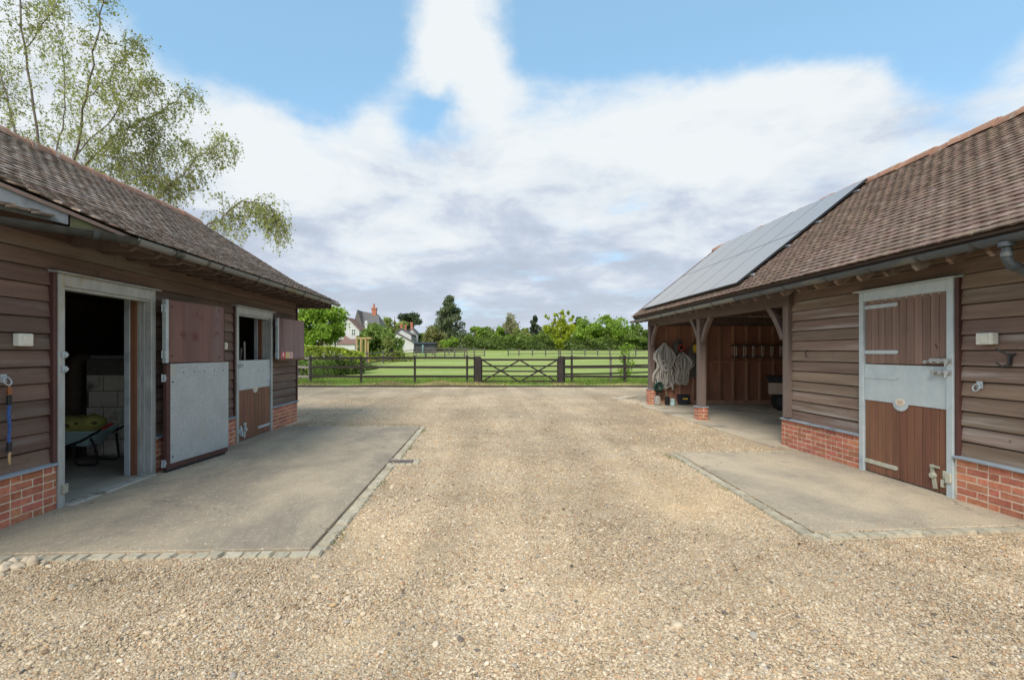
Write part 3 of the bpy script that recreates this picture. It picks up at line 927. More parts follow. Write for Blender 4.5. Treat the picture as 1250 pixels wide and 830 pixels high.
def pier(parent, cx, cy, courses, size=0.225):
    m = MB()
    h = size / 2 - 0.0035
    m.box(cx - h, cy - h, -0.1, cx + h, cy + h, courses * 0.075)
    p = build('brick_pier', m, m_mortar, parent)
    for c in range(courses):
        z = 0.0375 + c * 0.075
        for a in range(4):                                     # four faces: south, east, north, west
            rot = a * PI / 2
            d_ = Vector((math.sin(rot), -math.cos(rot), 0))
            tt = Vector((math.cos(rot), math.sin(rot), 0))
            base = Vector((cx, cy, z)) + d_ * size / 2
            if (c + a) % 2 == 0:
                link('brick', brick_mesh(size), p, base, (0, 0, rot))
            else:
                for q in (-1, 1):
                    L = (size - 0.01) / 2
                    link('brick', brick_mesh(round(L, 3)), p, base + tt * q * (L / 2 + 0.005), (0, 0, rot))
    return p


def weatherboards(parent, w, s, z0, rows, segs, mat, gap=0.16, joints=()):
    """segs(z) -> list of (y0, y1) runs for a board whose bottom is at z"""
    for k in range(rows):
        z = z0 + k * gap
        for (a, bb) in segs(z):
            cuts = [a] + [j for j in joints if a + 0.4 < j + (0.7 if k % 2 else 0) < bb - 0.4] + [bb]
            cuts = [a] + [j + (0.7 if k % 2 else 0) for j in joints if a + 0.4 < j + (0.7 if k % 2 else 0) < bb - 0.4] + [bb]
            for y0, y1 in zip(cuts, cuts[1:]):
                d0, d1, n0 = random.uniform(-.004, .004), random.uniform(-.004, .004), random.uniform(-.002, .003)
                y0_, y1_ = y0 + 0.001, y1 - 0.001
                nseg = max(2, int((y1 - y0) / 0.5))
                sec = [(0.0, 0.0), (0.032, 0.0), (0.034, 0.004), (0.017, gap - 0.014), (0.0, gap - 0.014)]
                vs, fs = [], []
                ph = random.uniform(0, 6)
                for i in range(nseg + 1):
                    f = i / nseg
                    wob = 0.0025 * math.sin(ph + f * 5)
                    for (n_, zz) in sec:
                        vs.append((w + s * (n_ + (n0 + wob if n_ > 0.001 else 0)), y0_ + (y1_ - y0_) * f, z + zz + d0 * (1 - f) + d1 * f))
                ns = len(sec)
                for i in range(nseg):
                    for q in range(ns):
                        a_, b_ = i * ns + q, i * ns + (q + 1) % ns
                        fs.append((a_, b_, b_ + ns, a_ + ns))
                fs.append(tuple(range(ns)))
                fs.append(tuple(nseg * ns + q for q in range(ns - 1, -1, -1)))
                m = MB()
                m.add(vs, fs)
                build('weatherboard', m, mat, parent)


def gutter(parent, path, r=0.055, mat=None, joints=1.0, name='gutter'):
    """half round gutter channel swept along a path of points"""
    prof = [(r * math.cos(a), r * math.sin(a)) for a in np.linspace(PI, 2 * PI, 9)] + [((r - .008) * math.cos(a), (r - .008) * math.sin(a)) for a in np.linspace(2 * PI, PI, 9)]
    pts = [Vector(p) for p in path]
    vs, fs = [], []
    for i, p in enumerate(pts):
        t_ = (pts[min(i + 1, len(pts) - 1)] - pts[max(i - 1, 0)]).normalized()
        u = Vector((t_.y, -t_.x, 0)).normalized()
        for (a, b_) in prof:
            vs.append(p + u * a + Vector((0, 0, b_)))
    n = len(prof)
    for i in range(len(pts) - 1):
        for k in range(n):
            a, b_ = i * n + k, i * n + (k + 1) % n
            fs.append((a, b_, b_ + n, a + n))
    fs += [tuple(range(n)), tuple((len(pts) - 1) * n + k for k in range(n))]
    m = MB()
    m.add(vs, fs)
    gt = build(name, m, mat, parent, smooth=True)
    return gt


def tile_mesh(mat):
    out = []
    for i in range(4):
        m = MB()
        w_, L, th = 0.160, 0.21, 0.019
        cam_ = 0.004
        vs = []
        for (b_, c0) in ((0.0, 0.027), (L, 0.0)):
            for c in (c0, c0 + th):
                for a in (-w_ / 2, 0, w_ / 2):
                    vs.append((a + random.uniform(-.002, .002), b_ + (random.uniform(-.004, .004) if b_ == 0 else 0), c + (cam_ if a == 0 else 0)))
        m.add(vs, [(0, 1, 4, 3), (1, 2, 5, 4), (3, 4, 10, 9), (4, 5, 11, 10), (0, 3, 9, 6), (2, 8, 11, 5), (0, 6, 7, 1), (1, 7, 8, 2), (6, 9, 10, 7), (7, 10, 11, 8)])
        me_ = make_mesh('roof_tile', m, mat)
        out.append(me_)
    return out


def in_frame(p):
    if p.y < 0.5:
        return False
    x, y = VX + p.x / p.y * F_PX, VY - (p.z - EYE) / p.y * F_PX
    return -15 < x < 1265 and -15 < y < 845


def lay_tiles(roof, mat, prof, s, nearY, farY, skip=None, gauge=0.1, wid=0.165, first=2.0):
    """prof: list of (t, z), t = distance from the yard axis; s = side (-1 left, 1 right)"""
    meshes = tile_mesh(mat)
    seg = []
    acc = 0
    for (t0, z0), (t1, z1) in zip(prof, prof[1:]):
        L = math.hypot(t1 - t0, z1 - z0)
        seg.append((acc, acc + L, t0, z0, (t1 - t0) / L, (z1 - z0) / L))
        acc += L
    items = []
    ncourse = int((acc - 0.02) / gauge)
    for j in range(-1, ncourse + 1):
        sl = j * gauge + 0.055
        sg = seg[0]
        for q in seg:
            if sl >= q[0]:
                sg = q
        t = sg[2] + (sl - sg[0]) * sg[4]
        z = sg[3] + (sl - sg[0]) * sg[5]
        y0, y1 = nearY(t), farY(t)
        off = (wid / 2 if j % 2 else 0) + random.uniform(-.01, .01)
        k0 = int((y0 - off) / wid) - 1
        y = off + k0 * wid
        while y < y1 + wid:
            a, b_ = max(y - wid / 2 + .0025, y0), min(y + wid / 2 - .0025, y1)
            if b_ - a > 0.03 and not (skip and skip(t, y)):
                items.append((t, z, (a + b_) / 2, b_ - a, sg[4], sg[5], j))
            y += wid
    key = []
    for it in items:
        p = Vector((s * it[0], it[2], it[1]))
        ok = in_frame(p) and it[3] > 0.15
        key.append(((p - Vector((0, 0, EYE))).length if ok else 1e6))
    order = sorted(range(len(items)), key=lambda i: key[i])
    single = set(order[:298])
    vs_, fs_ = [], []
    base = np.array([[v.co[:] for v in m_.vertices] for m_ in meshes])
    faces = [tuple(p.vertices) for p in meshes[0].polygons]
    nb = 0
    for i, (t, z, yc, wd_, cu, su, j) in enumerate(items):
        up = Vector((s * cu, 0, su))
        nr = Vector((-s * su, 0, cu))
        ya = up.cross(nr)
        M = Matrix((ya, up, nr)).transposed()
        rx, rz, dn = random.gauss(0, .010), random.gauss(0, .008), random.uniform(-.001, .003)
        Mr = M @ Euler((rx, random.gauss(0, .012), rz)).to_matrix()
        c = Vector((s * t, yc, z)) + nr * dn + up * random.uniform(-.004, .004)
        if i in single:
            link('roof_tile', random.choice(meshes), roof, c, Mr.to_euler())
        else:
            bb = base[random.randrange(4)].copy()
            bb[:, 0] *= wd_ / 0.16
            vs_.append(bb @ np.array(Mr).T + np.array(c))
            fs_ += [tuple(nb + v for v in f) for f in faces]
            nb += 12
    Vv = np.concatenate(vs_)
    org = np.array(wpos(roof))
    me_ = fast_mesh('roof_tiles', Vv - org, 4, np.array(fs_), mat)
    o = link('roof_tiles', me_, roof, org)
    tag(o, kind='stuff')


def ridge_tiles(roof, mat, X, z, y0, y1, r=0.125, L=0.33):
    n = 7
    out = []
    for v in range(3):
        m = MB()
        vs, fs = [], []
        for e in (0, 1):
            for rad in (r, r - 0.015):
                for k in range(n):
                    a = PI * k / (n - 1)
                    rr = rad * (1.0 if e else 1.06)
                    vs.append((rr * math.cos(a), (L + 0.03) * e, rr * math.sin(a) * 1.0 + random.uniform(-.002, .002)))
        q = n
        for k in range(n - 1):
            fs += [(k, k + 1, 2 * q + k + 1, 2 * q + k), (q + k, 3 * q + k, 3 * q + k + 1, q + k + 1), (k, q + k, q + k + 1, k + 1), (2 * q + k, 2 * q + k + 1, 3 * q + k + 1, 3 * q + k)]
        m.add(vs, fs)
        out.append(make_mesh('ridge_tile', m, mat, smooth=True))
    y = y0
    while y < y1:
        link('ridge_tile', random.choice(out), roof, (X + random.uniform(-.008, .008), y, z + random.uniform(-.012, .012)), (random.gauss(0, .018), 0, random.gauss(0, .02)))
        y += L


def solid_sheet(name, polys, th, mat, parent):
    """roof deck: list of polygons (world points), thickened downwards"""
    m = MB()
    for p in polys:
        n = len(p)
        lo = [(x, y, z - th) for x, y, z in p]
        m.add(list(p) + lo, [tuple(range(n)), tuple(range(2 * n - 1, n - 1, -1))] + [(i, i + n, (i + 1) % n + n, (i + 1) % n) for i in range(n)])
    return build(name, m, mat, parent)


# ------------------------------------------------------------------ doors and frames
def wmap(w, s, y0):
    return lambda u, n, z: (w + s * n, y0 + u, z)


def hinge_part(parent, xf, u, z, n=0.08, mat=None):
    m = MB(xf)
    m.box(u - 0.035, n, z - 0.05, u + 0.005, n + 0.006, z + 0.05)
    m.box(u - 0.012, n, z - 0.045, u + 0.014, n + 0.03, z - 0.016).box(u - 0.012, n, z + 0.016, u + 0.014, n + 0.03, z + 0.045).box(u - 0.010, n, z - 0.014, u + 0.018, n + 0.035, z + 0.014)
    return build('hinge', m, mat or m_galv, parent, bev=0.003)


def strap(parent, xf, u0, u1, z, n, mat, hh=0.023):
    m = MB(xf)
    sg = 1 if u1 > u0 else -1
    poly = [(u0, z - hh), (u1 - sg * hh, z - hh), (u1, z - hh * 0.3), (u1, z + hh * 0.3), (u1 - sg * hh, z + hh), (u0, z + hh)]
    vs = [(u, n, zz) for u, zz in poly] + [(u, n + 0.006, zz) for u, zz in poly]
    k = len(poly)
    m.add(vs, [tuple(range(k)), tuple(range(2 * k - 1, k - 1, -1))] + [(i, i + k, (i + 1) % k + k, (i + 1) % k) for i in range(k)])
    m.tube([(u0, n + 0.008, z - 0.05), (u0, n + 0.008, z + 0.05)], 0.011, 8)
    for f in (0.22, 0.55, 0.88):
        uu = u0 + (u1 - u0) * f
        m.tube([(uu, n + 0.004, z), (uu, n + 0.011, z)], 0.008, 8)
    return build('strap_hinge', m, mat, parent, bev=0.0)


def bolt(parent, xf, u0, u1, z, n, mat):
    """sliding bolt from u0 (door) to u1 (frame)"""
    m = MB(xf)
    lo, hi = min(u0, u1), max(u0, u1)
    m.box(lo, n, z - 0.026, hi, n + 0.005, z + 0.026)
    m.tube([(lo + 0.01, n + 0.018, z), (hi - 0.005, n + 0.018, z)], 0.009, 8)
    for f in (0.18, 0.5, 0.85):
        c = lo + (hi - lo) * f
        m.box(c - 0.016, n, z - 0.022, c + 0.016, n + 0.032, z + 0.022)
    m.tube([(lo + 0.03, n + 0.02, z), (lo + 0.03, n + 0.045, z - 0.03), (lo + 0.03, n + 0.05, z - 0.055)], 0.008, 6)
    return build('bolt', m, mat, parent, bev=0.0)


def kick_bolt(parent, xf, u, z, n, mat):
    m = MB(xf)
    m.box(u - 0.15, n, z - 0.01, u - 0.10, n + 0.02, z + 0.08).box(u - 0.13, n, z - 0.10, u - 0.085, n + 0.03, z - 0.02)
    m.hexa([(u - 0.02, n, z - 0.14), (u + 0.025, n, z - 0.15), (u + 0.025, n + 0.012, z - 0.15), (u - 0.02, n + 0.012, z - 0.14),
            (u + 0.03, n, z + 0.12), (u + 0.075, n, z + 0.11), (u + 0.075, n + 0.012, z + 0.11), (u + 0.03, n + 0.012, z + 0.12)])
    m.box(u - 0.06, n + 0.012, z + 0.09, u + 0.05, n + 0.026, z + 0.115)
    m.tube([(u + 0.02, n, z), (u + 0.02, n + 0.04, z)], 0.03, 10)
    return build('kick_bolt', m, mat, parent)


def badge(parent, xf, u, z, n):
    m = MB(xf)
    N = 24
    ring = [(u + 0.067 * math.cos(2 * PI * k / N), n + 0.005, z + 0.045 * math.sin(2 * PI * k / N)) for k in range(N)]
    back = [(a, n, c) for a, _, c in ring]
    m.add(ring + back, [tuple(range(N)), tuple(range(2 * N - 1, N - 1, -1))] + [(i, i + N, (i + 1) % N + N, (i + 1) % N) for i in range(N)])
    bd = build('badge', m, m_badge, parent)
    m = MB(xf)                                             # worn red emblem: two uprights joined by a slanting stroke
    for a, b_, c, d_ in ((-.034, -.020, -.020, .020), (-.004, .004, -.018, .022), (.020, .033, -.020, .020), (-.020, .022, .000, .010), (-.03, .03, -.026, -.021)):
        m.box(u + a, n + 0.005, z + c, u + b_, n + 0.0065, z + d_)
    build('emblem', m, m_badge_red, bd)


m_badge = MAT('cream_badge', (0.66, 0.60, 0.46), (0.74, 0.68, 0.55), 20, rough=0.5, bump=0.0, vary=0)
m_badge_red = MAT('faded_red_print', (0.56, 0.34, 0.27), (0.62, 0.42, 0.34), 60, rough=0.6, bump=0.0, vary=0)


def door_frame(parent, w, s, y0, y1, top, mat, near_w=0.078, far_w=0.085, reveal=True, n1=0.075):
    xf = wmap(w, s, 0)
    fr = thing('door_frame', None, None, (w, y0, 0))
    fr.parent, fr.location = parent, Vector((w, y0, 0)) - wpos(parent)
    m = MB(xf)
    m.box(y0, -0.06, 0.0, y0 + near_w, n1, top)
    build('jamb', m, mat, fr, bev=0.004)
    m = MB(xf)
    m.box(y1 - far_w, -0.06, 0.0, y1, n1, top)
    build('jamb', m, mat, fr, bev=0.004)
    m = MB(xf)
    m.box(y0 + near_w, -0.06, top - 0.125, y1 - far_w, n1 - 0.003, top - 0.003)
    m.box(y0 + near_w, -0.06, top - 0.155, y1 - far_w, n1 - 0.03, top - 0.125)
    build('head', m, mat, fr, bev=0.004)
    m = MB(xf)
    m.hexa([(y0 - 0.06, 0.0, top), (y1 + 0.05, 0.0, top), (y1 + 0.05, n1 + 0.05, top - 0.004), (y0 - 0.06, n1 + 0.05, top - 0.004),
            (y0 - 0.06, 0.0, top + 0.030), (y1 + 0.05, 0.0, top + 0.030), (y1 + 0.05, n1 + 0.05, top + 0.012), (y0 - 0.06, n1 + 0.05, top + 0.012)])
    build('drip_strip', m, mat, fr, bev=0.002)
    if reveal:
        m = MB(xf)
        m.box(y1 - far_w - 0.012, -0.10, 0.0, y1 - 0.02, -0.06, top - 0.02)
        m.box(y1 - far_w - 0.006, -0.06, 0.0, y1 - far_w, -0.012, top - 0.155)
        build('jamb_lining', m, m_galv_dirty, fr, bev=0.003)
        m = MB(xf)
        m.box(y1 - far_w - 0.035, -0.17, 0.0, y1 - 0.02, -0.10, top - 0.02)
        build('timber_lining', m, m_orange_wood, fr, bev=0.003)
        m = MB(xf)
        m.box(y1 - far_w - 0.05, -0.24, 0.0, y1 - 0.02, -0.17, top - 0.02)
        build('inner_lining', m, m_galv, fr, bev=0.003)
        m = MB(xf)
        m.box(y0 - 0.02, -0.22, 0.0, y0 + near_w - 0.012, -0.06, top - 0.02)
        build('jamb_lining', m, m_door_edge, fr)
    return fr


def plank_leaf(parent, xf, u0, u1, z0, z1, n, mat, count, notch=None):
    d = MB(xf)
    d.box(u0 + 0.002, n - 0.03, z0 + 0.004, u1 - 0.002, n, z1 - 0.004)
    leaf = build('stable_door', d, m_door_edge, parent)
    wdt = (u1 - u0) / count
    for i in range(count):
        m = MB(xf)
        a, b_ = u0 + i * wdt + 0.003, u0 + (i + 1) * wdt - 0.003
        m.box(a, n, z0 + random.uniform(0, .004), b_, n + 0.016 + random.uniform(0, .0025), z1)
        build('plank', m, mat, leaf, bev=0.004)
    return leaf


def switch_box(parent, xf, u, z, lu=0.16, hz=0.115, dn=0.06, n=0.03):
    m = MB(xf)
    m.box(u - lu / 2, n, z - hz / 2, u + lu / 2, n + dn, z + hz / 2)
    sw = build('light_switch', m, m_plastic_w, parent, bev=0.006, seg=2)
    m = MB(xf)
    m.hexa([(u - lu * .26, n + dn, z - hz * .34), (u + lu * .26, n + dn, z - hz * .34), (u + lu * .26, n + dn + .006, z - hz * .34), (u - lu * .26, n + dn + .006, z - hz * .34),
            (u - lu * .26, n + dn, z + hz * .34), (u + lu * .26, n + dn, z + hz * .34), (u + lu * .26, n + dn + .016, z + hz * .34), (u - lu * .26, n + dn + .016, z + hz * .34)])
    build('rocker', m, m_plastic_w, sw, bev=0.002)


def tie_ring(parent, xf, u, z, n=0.03, r=0.035, hang=0.0):
    m = MB(xf)
    m.box(u - 0.03, n, z - 0.035, u + 0.03, n + 0.008, z + 0.04)
    m.tube([(u - 0.012, n + 0.006, z + 0.01), (u - 0.008, n + 0.035, z + 0.012), (u + 0.012, n + 0.035, z + 0.012), (u + 0.014, n + 0.006, z + 0.01)], 0.007, 6)
    rg = build('tie_ring', m, m_galv, parent, bev=0.0)
    m = MB(xf)
    pts = [(u + r * math.sin(a), n + 0.03 + 0.012 * (1 - math.cos(a)), z - r + 0.012 + r * math.cos(a)) for a in np.linspace(0, 2 * PI, 19)]
    m.tube(pts, 0.0065, 6)
    build('ring', m, m_galv, rg, smooth=True)


# ------------------------------------------------------------------ left stable range
WL = -4.34
stable = thing('stable_building', 'dark weatherboarded stable range on the left, its first door standing open', 'stable', (-6.1, 7.0, 0))
D1 = (5.006, 6.48)
D2 = (8.59, 10.04)
Z_TOP = 2.78


def wall_core(name, w, s, y0, y1, th, ztop, ops, mat, parent):
    m = MB()
    xa, xb = sorted((w, w - s * th))
    y = y0
    for (a, b_, zt) in ops:
        m.box(xa, y, 0.0, xb, a, ztop)
        m.box(xa, a, zt, xb, b_, ztop)
        y = b_
    m.box(xa, y, 0.0, xb, y1, ztop)
    return build(name, m, mat, parent)


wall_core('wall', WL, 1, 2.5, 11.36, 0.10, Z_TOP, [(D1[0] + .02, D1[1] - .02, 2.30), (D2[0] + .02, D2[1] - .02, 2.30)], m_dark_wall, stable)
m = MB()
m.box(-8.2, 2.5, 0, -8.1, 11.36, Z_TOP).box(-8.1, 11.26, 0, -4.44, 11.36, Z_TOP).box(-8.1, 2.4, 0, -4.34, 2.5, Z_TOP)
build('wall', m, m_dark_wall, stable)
m = MB()
m.box(-8.1, 2.5, 2.62, -4.44, 11.26, 2.66)
build('ceiling', m, m_dark_wall, stable)


def segL(z):
    if z > 2.37:
        return [(2.5, 11.40)]
    return [(2.5, D1[0] - 0.05), (D1[1] + 0.03, D2[0] - 0.03), (D2[1] + 0.03, 11.40)]


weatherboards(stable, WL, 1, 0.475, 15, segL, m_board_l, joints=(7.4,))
# weatherboards of the end wall, their ends seen at the corner
for k in range(14):
    m = MB()
    z = 0.475 + k * 0.16
    m.add([(-8.2, 11.36 + n_, z + zz) for n_, zz in ((0, 0), (.03, 0), (.012, .176), (0, .176))] + [(-4.36, 11.36 + n_, z + zz) for n_, zz in ((0, 0), (.03, 0), (.012, .176), (0, .176))],
          [(0, 1, 2, 3), (7, 6, 5, 4), (0, 4, 5, 1), (1, 5, 6, 2), (2, 6, 7, 3), (3, 7, 4, 0)])
    build('weatherboard', m, m_board_l, stable)
m = MB()
m.box(-4.36, 11.402, 0.475, -4.29, 11.45, 2.80)
build('corner_post', m, m_door_edge, stable, bev=0.004)
m = MB()
m.box(-4.33, D1[0] - 0.048, 0.475, -4.275, D1[0] - 0.003, 2.40)
build('corner_post', m, m_door_edge, stable, bev=0.003)
m = MB()
m.box(-4.33, D2[0] - 0.028, 0.475, -4.285, D2[0] - 0.003, 2.38)
build('corner_post', m, m_door_edge, stable, bev=0.003)

for (a, b_) in ((2.5, D1[0] - 0.003), (D1[1] + 0.003, D2[0] - 0.003), (D2[1] + 0.003, 11.42)):
    plinth(stable, -4.282, 1, a, b_)
    m = MB()
    m.hexa([(-4.36, a, 0.450), (-4.248, a, 0.446), (-4.248, b_, 0.446), (-4.36, b_, 0.450), (-4.36, a, 0.486), (-4.248, a, 0.468), (-4.248, b_, 0.468), (-4.36, b_, 0.486)])
    build('plinth_capping', m, m_ledge, stable, bev=0.005)

fr1 = door_frame(stable, WL, 1, D1[0], D1[1], 2.365, m_galv_dirty)
fr2 = door_frame(stable, WL, 1, D2[0], D2[1], 2.365, m_galv_dirty)
m = MB()
m.box(-4.36, D1[0] + 0.08, -0.02, -4.19, D1[1] - 0.09, 0.028)
build('door_sill', m, m_sill, stable, bev=0.012)
m = MB()
m.box(-4.60, D1[0] + 0.02, -0.02, -4.365, D1[1] - 0.09, 0.012)
build('door_sill', m, m_floor_dark, stable, bev=0.005)
xL = wmap(WL, 1, 0)
for z in (1.545, 1.40):
    m = MB(xL)
    m.box(D1[0] + 0.035, 0.075, z - 0.03, D1[0] + 0.085, 0.092, z + 0.03)
    m.box(D1[0] + 0.05, 0.09, z - 0.015, D1[0] + 0.075, 0.115, z + 0.015)
    build('bolt_keep', m, m_galv_paint, fr1, bev=0.003)
m = MB(xL)
m.box(D1[0] + 0.03, 0.075, 0.15, D1[0] + 0.09, 0.10, 0.24)
build('bolt_keep', m, m_rust_steel, fr1, bev=0.003)

# open leaves of the first door, folded back against the boards
A1 = R(7.0)
H1 = (-4.185, 6.50)


def leafmap(h, a):
    ca, sa = math.cos(a), math.sin(a)
    return lambda u, n, z: (h[0] + u * sa + n * ca, h[1] + u * ca - n * sa, z)


xf = leafmap(H1, A1)
m = MB(xf)
m.box(0.0, 0.0, 1.432, 1.175, 0.046, 2.255)
leaf = build('stable_door', m, m_ply, stable, bev=0.003, label='faded red plywood upper door leaf, open')
m = MB(xf)
m.box(-0.012, -0.004, 1.43, 0.038, 0.052, 2.258)
build('edge_strip', m, m_galv_paint, leaf, bev=0.003)
m = MB(xf)
m.box(1.168, -0.002, 1.43, 1.182, 0.049, 2.256)
build('edge_strip', m, m_door_edge, leaf)
for z in (2.14, 1.54):
    hinge_part(leaf, xf, -0.02, z, 0.02)
for (u, z) in ((.10, 1.52), (.10, 2.17), (1.05, 1.50), (1.05, 2.19)):
    m = MB(xf)
    m.tube([(u, 0.045, z), (u, 0.052, z)], 0.012, 8)
    build('screw', m, m_iron, leaf)

m = MB(xf)
m.box(0.0, 0.0, 0.045, 1.255, 0.052, 1.415)
leaf = build('stable_door', m, m_door_edge, stable, bev=0.004, label='galvanised lower door leaf, open')
m = MB(xf)
m.box(0.062, 0.052, 0.115, 1.262, 0.056, 1.420)
m.box(0.062, 0.002, 1.416, 1.262, 0.055, 1.420)
build('metal_sheet', m, m_galv_sheet, leaf, bev=0.001)
for z in (1.235, 0.13):
    hinge_part(leaf, xf, -0.02, z, 0.02)
for i in range(5):
    m = MB(xf)
    u = 0.30 + i * 0.21
    m.tube([(u, 0.055, 1.30), (u, 0.060, 1.30)], 0.008, 6)
    build('screw', m, m_iron, leaf)
for z in (1.18, 0.20):
    m = MB(xf)
    m.tube([(0.10, 0.055, z), (0.10, 0.062, z)], 0.011, 8)
    build('screw', m, m_iron, leaf)
m = MB(xf)
m.box(0.0, 0.002, 0.005, 1.20, 0.05, 0.05)
build('bottom_rail', m, m_rubber, leaf, bev=0.003)

# second door: lower leaf shut, upper leaf open
xf = wmap(WL, 1, 0)
ua, ub = D2[0] + 0.082, D2[1] - 0.09
leaf = plank_leaf(stable, xf, ua, ub, 0.02, 0.93, 0.03, m_plank, 11)
leaf['label'] = 'lower door leaf with red brown planks under a steel band, shut'
m = MB(xf)
prof = [(ua, 1.42), (ua, 0.905)]
um = (ua + ub) / 2 + 0.02
for k in range(9):
    a = PI + PI * k / 8
    prof.append((um + 0.10 * math.cos(a) * 1.0, 0.905 + 0.085 * math.sin(a)))
prof += [(ub, 0.905), (ub, 1.42)]
k = len(prof)
m.add([(u, 0.048, z) for u, z in prof] + [(u, 0.053, z) for u, z in prof], [tuple(range(k)), tuple(range(2 * k - 1, k - 1, -1))] + [(i, i + k, (i + 1) % k + k, (i + 1) % k) for i in range(k)])
m.box(ua, -0.005, 1.418, ub, 0.056, 1.426)
build('metal_band', m, m_galv_paint, leaf)
m = MB(xf)
m.box(ua, 0.0, 0.93, ub, 0.0475, 1.418)
build('door_core', m, m_door_edge, leaf)
badge(leaf, xf, um, 0.895, 0.053)
strap(leaf, xf, ub + 0.02, ub - 0.52, 0.155, 0.05, m_galv_paint)
strap(leaf, xf, ub + 0.02, ub - 0.52, 1.22, 0.054, m_galv_paint)
bolt(leaf, xf, ua + 0.16, ua - 0.07, 1.34, 0.056, m_galv_dirty)
kick_bolt(leaf, xf, ua + 0.22, 0.20, 0.05, m_galv_paint)
bolt(leaf, xf, ua + 0.14, ua - 0.05, 0.20, 0.052, m_galv_paint)

A2 = R(7.0)
xf = leafmap((-4.225, 10.09), A2)
m = MB(xf)
m.box(0.0, 0.0, 1.435, 1.10, 0.044, 2.262)
leaf = build('stable_door', m, m_ply2, stable, bev=0.003, label='worn upper door leaf at the far end, open')
m = MB(xf)
m.box(-0.010, -0.004, 1.434, 0.032, 0.05, 2.264)
build('edge_strip', m, m_galv_paint, leaf, bev=0.003)
m = MB(xf)
m.box(0.0, -0.004, 1.405, 1.12, 0.06, 1.434)
build('bottom_rail', m, m_orange_wood, leaf, bev=0.003)
for z in (2.14, 1.52):
    hinge_part(leaf, xf, -0.02, z, 0.02)
# torn warning sticker low on that leaf
st = MB(xf)
st.box(0.13, 0.044, 1.445, 0.60, 0.0455, 1.575)
sk = build('sticker', st, MAT('pink_sticker', (0.62, 0.40, 0.38), (0.70, 0.50, 0.47), 14, rough=0.5, bump=0, vary=0), leaf)
m = MB(xf)
m.box(0.13, 0.0455, 1.445, 0.30, 0.0465, 1.575)
build('sticker_panel', m, MAT('red_sticker', (0.62, 0.07, 0.10), (0.70, 0.12, 0.15), 14, rough=0.5, bump=0, vary=0), sk)
m = MB(xf)
m.box(0.185, 0.0465, 1.485, 0.225, 0.0475, 1.56)
build('sticker_mark', m, MAT('white_print', (0.75, 0.70, 0.70), (0.8, 0.76, 0.75), 14, rough=0.5, bump=0, vary=0), sk)
m = MB(xf)
m.box(0.315, 0.0455, 1.45, 0.435, 0.0465, 1.57)
build('sticker_panel', m, MAT('yellow_sticker', (0.60, 0.52, 0.16), (0.66, 0.58, 0.24), 14, rough=0.5, bump=0, vary=0), sk)
m = MB(xf)
for k in range(3):
    m.box(0.475 + k * 0.035, 0.0455, 1.49, 0.487 + k * 0.035, 0.0465, 1.56)
build('sticker_mark', m, MAT('faint_pink_print', (0.52, 0.22, 0.22), (0.56, 0.27, 0.26), 14, rough=0.5, bump=0, vary=0), sk)

switch_box(stable, xL, 4.64, 1.685, 0.15, 0.115)
switch_box(stable, xL, 8.23, 1.675, 0.10, 0.11, 0.05)
tie_ring(stable, xL, 4.475, 1.335)

# inside the first box: painted block partition
part = thing('partition_wall', None, None, (-5.2, 7.6, 0))
part.parent, part.location = stable, Vector((-5.2, 7.6, 0)) - wpos(stable)
m = MB()
m.box(-6.06, 7.612, 0.0, -4.46, 7.70, 1.47)
build('joint', m, m_block_joint, part)
for c in range(5):
    z0 = 0.006 + c * 0.245
    x = -4.47
    off = 0.22 if c % 2 else 0.0
    first = True
    while x > -6.0:
        L = (0.44 - off) if first else 0.44
        first = False
        x1 = max(x - L, -6.06)
        m = MB()
        m.box(x1 + 0.004, 7.60, z0, x - 0.004, 7.69, z0 + 0.237)
        build('block', m, m_block, part, bev=0.006)
        x = x1 - 0.006
m = MB()
m.box(-6.12, 7.575, 1.475, -4.46, 7.72, 1.525)
build('capping', m, m_galv, part, bev=0.006)
# roof of the stable
PROF_L = [(3.6, 2.745), (4.4, 3.145), (6.1, 4.31)]
hipL = lambda t: 12.1 - (t - 3.6) * 0.608
nearL = lambda t: 5.0 - (t - 3.6) * 1.31 if t < 4.75 else 1.5
roofL = thing('roof', None, None, (-6.1, 7.0, 2.7))
roofL.parent, roofL.location = stable, Vector((-6.1, 7.0, 2.7)) - wpos(stable)
zl = lambda t: 2.745 + 0.5 * (t - 3.6) if t < 4.4 else 3.145 + (t - 4.4) * 0.6853
pl_ = lambda t, y, dz=0: (-t, y, zl(t) + dz)
bk = lambda t, y: (-(12.2 - t), y, zl(t))
solid_sheet('roof_deck', [[pl_(3.6, 5.0), pl_(3.6, 12.1), pl_(4.4, 11.61), pl_(4.4, 3.95)],
                          [pl_(4.4, 3.95), pl_(4.4, 11.61), pl_(6.1, 10.58), pl_(6.1, 1.5), pl_(4.75, 1.5), pl_(4.75, 3.49)],
                          [bk(4.4, 1.5), bk(6.1, 1.5), bk(6.1, 10.58), bk(4.4, 11.61)], [bk(3.6, 1.5), bk(4.4, 1.5), bk(4.4, 11.61), bk(3.6, 12.1)],
                          [pl_(4.4, 11.61), bk(4.4, 11.61), pl_(6.1, 10.58)], [pl_(3.6, 12.1), bk(3.6, 12.1), bk(4.4, 11.61), pl_(4.4, 11.61)]], 0.03, m_deck, roofL)
lay_tiles(roofL, m_tile_l, [(t, z + 0.004) for t, z in PROF_L], -1, nearL, hipL)
ridge_tiles(roofL, m_ridge, -6.1, 4.275, 2.0, 10.35)
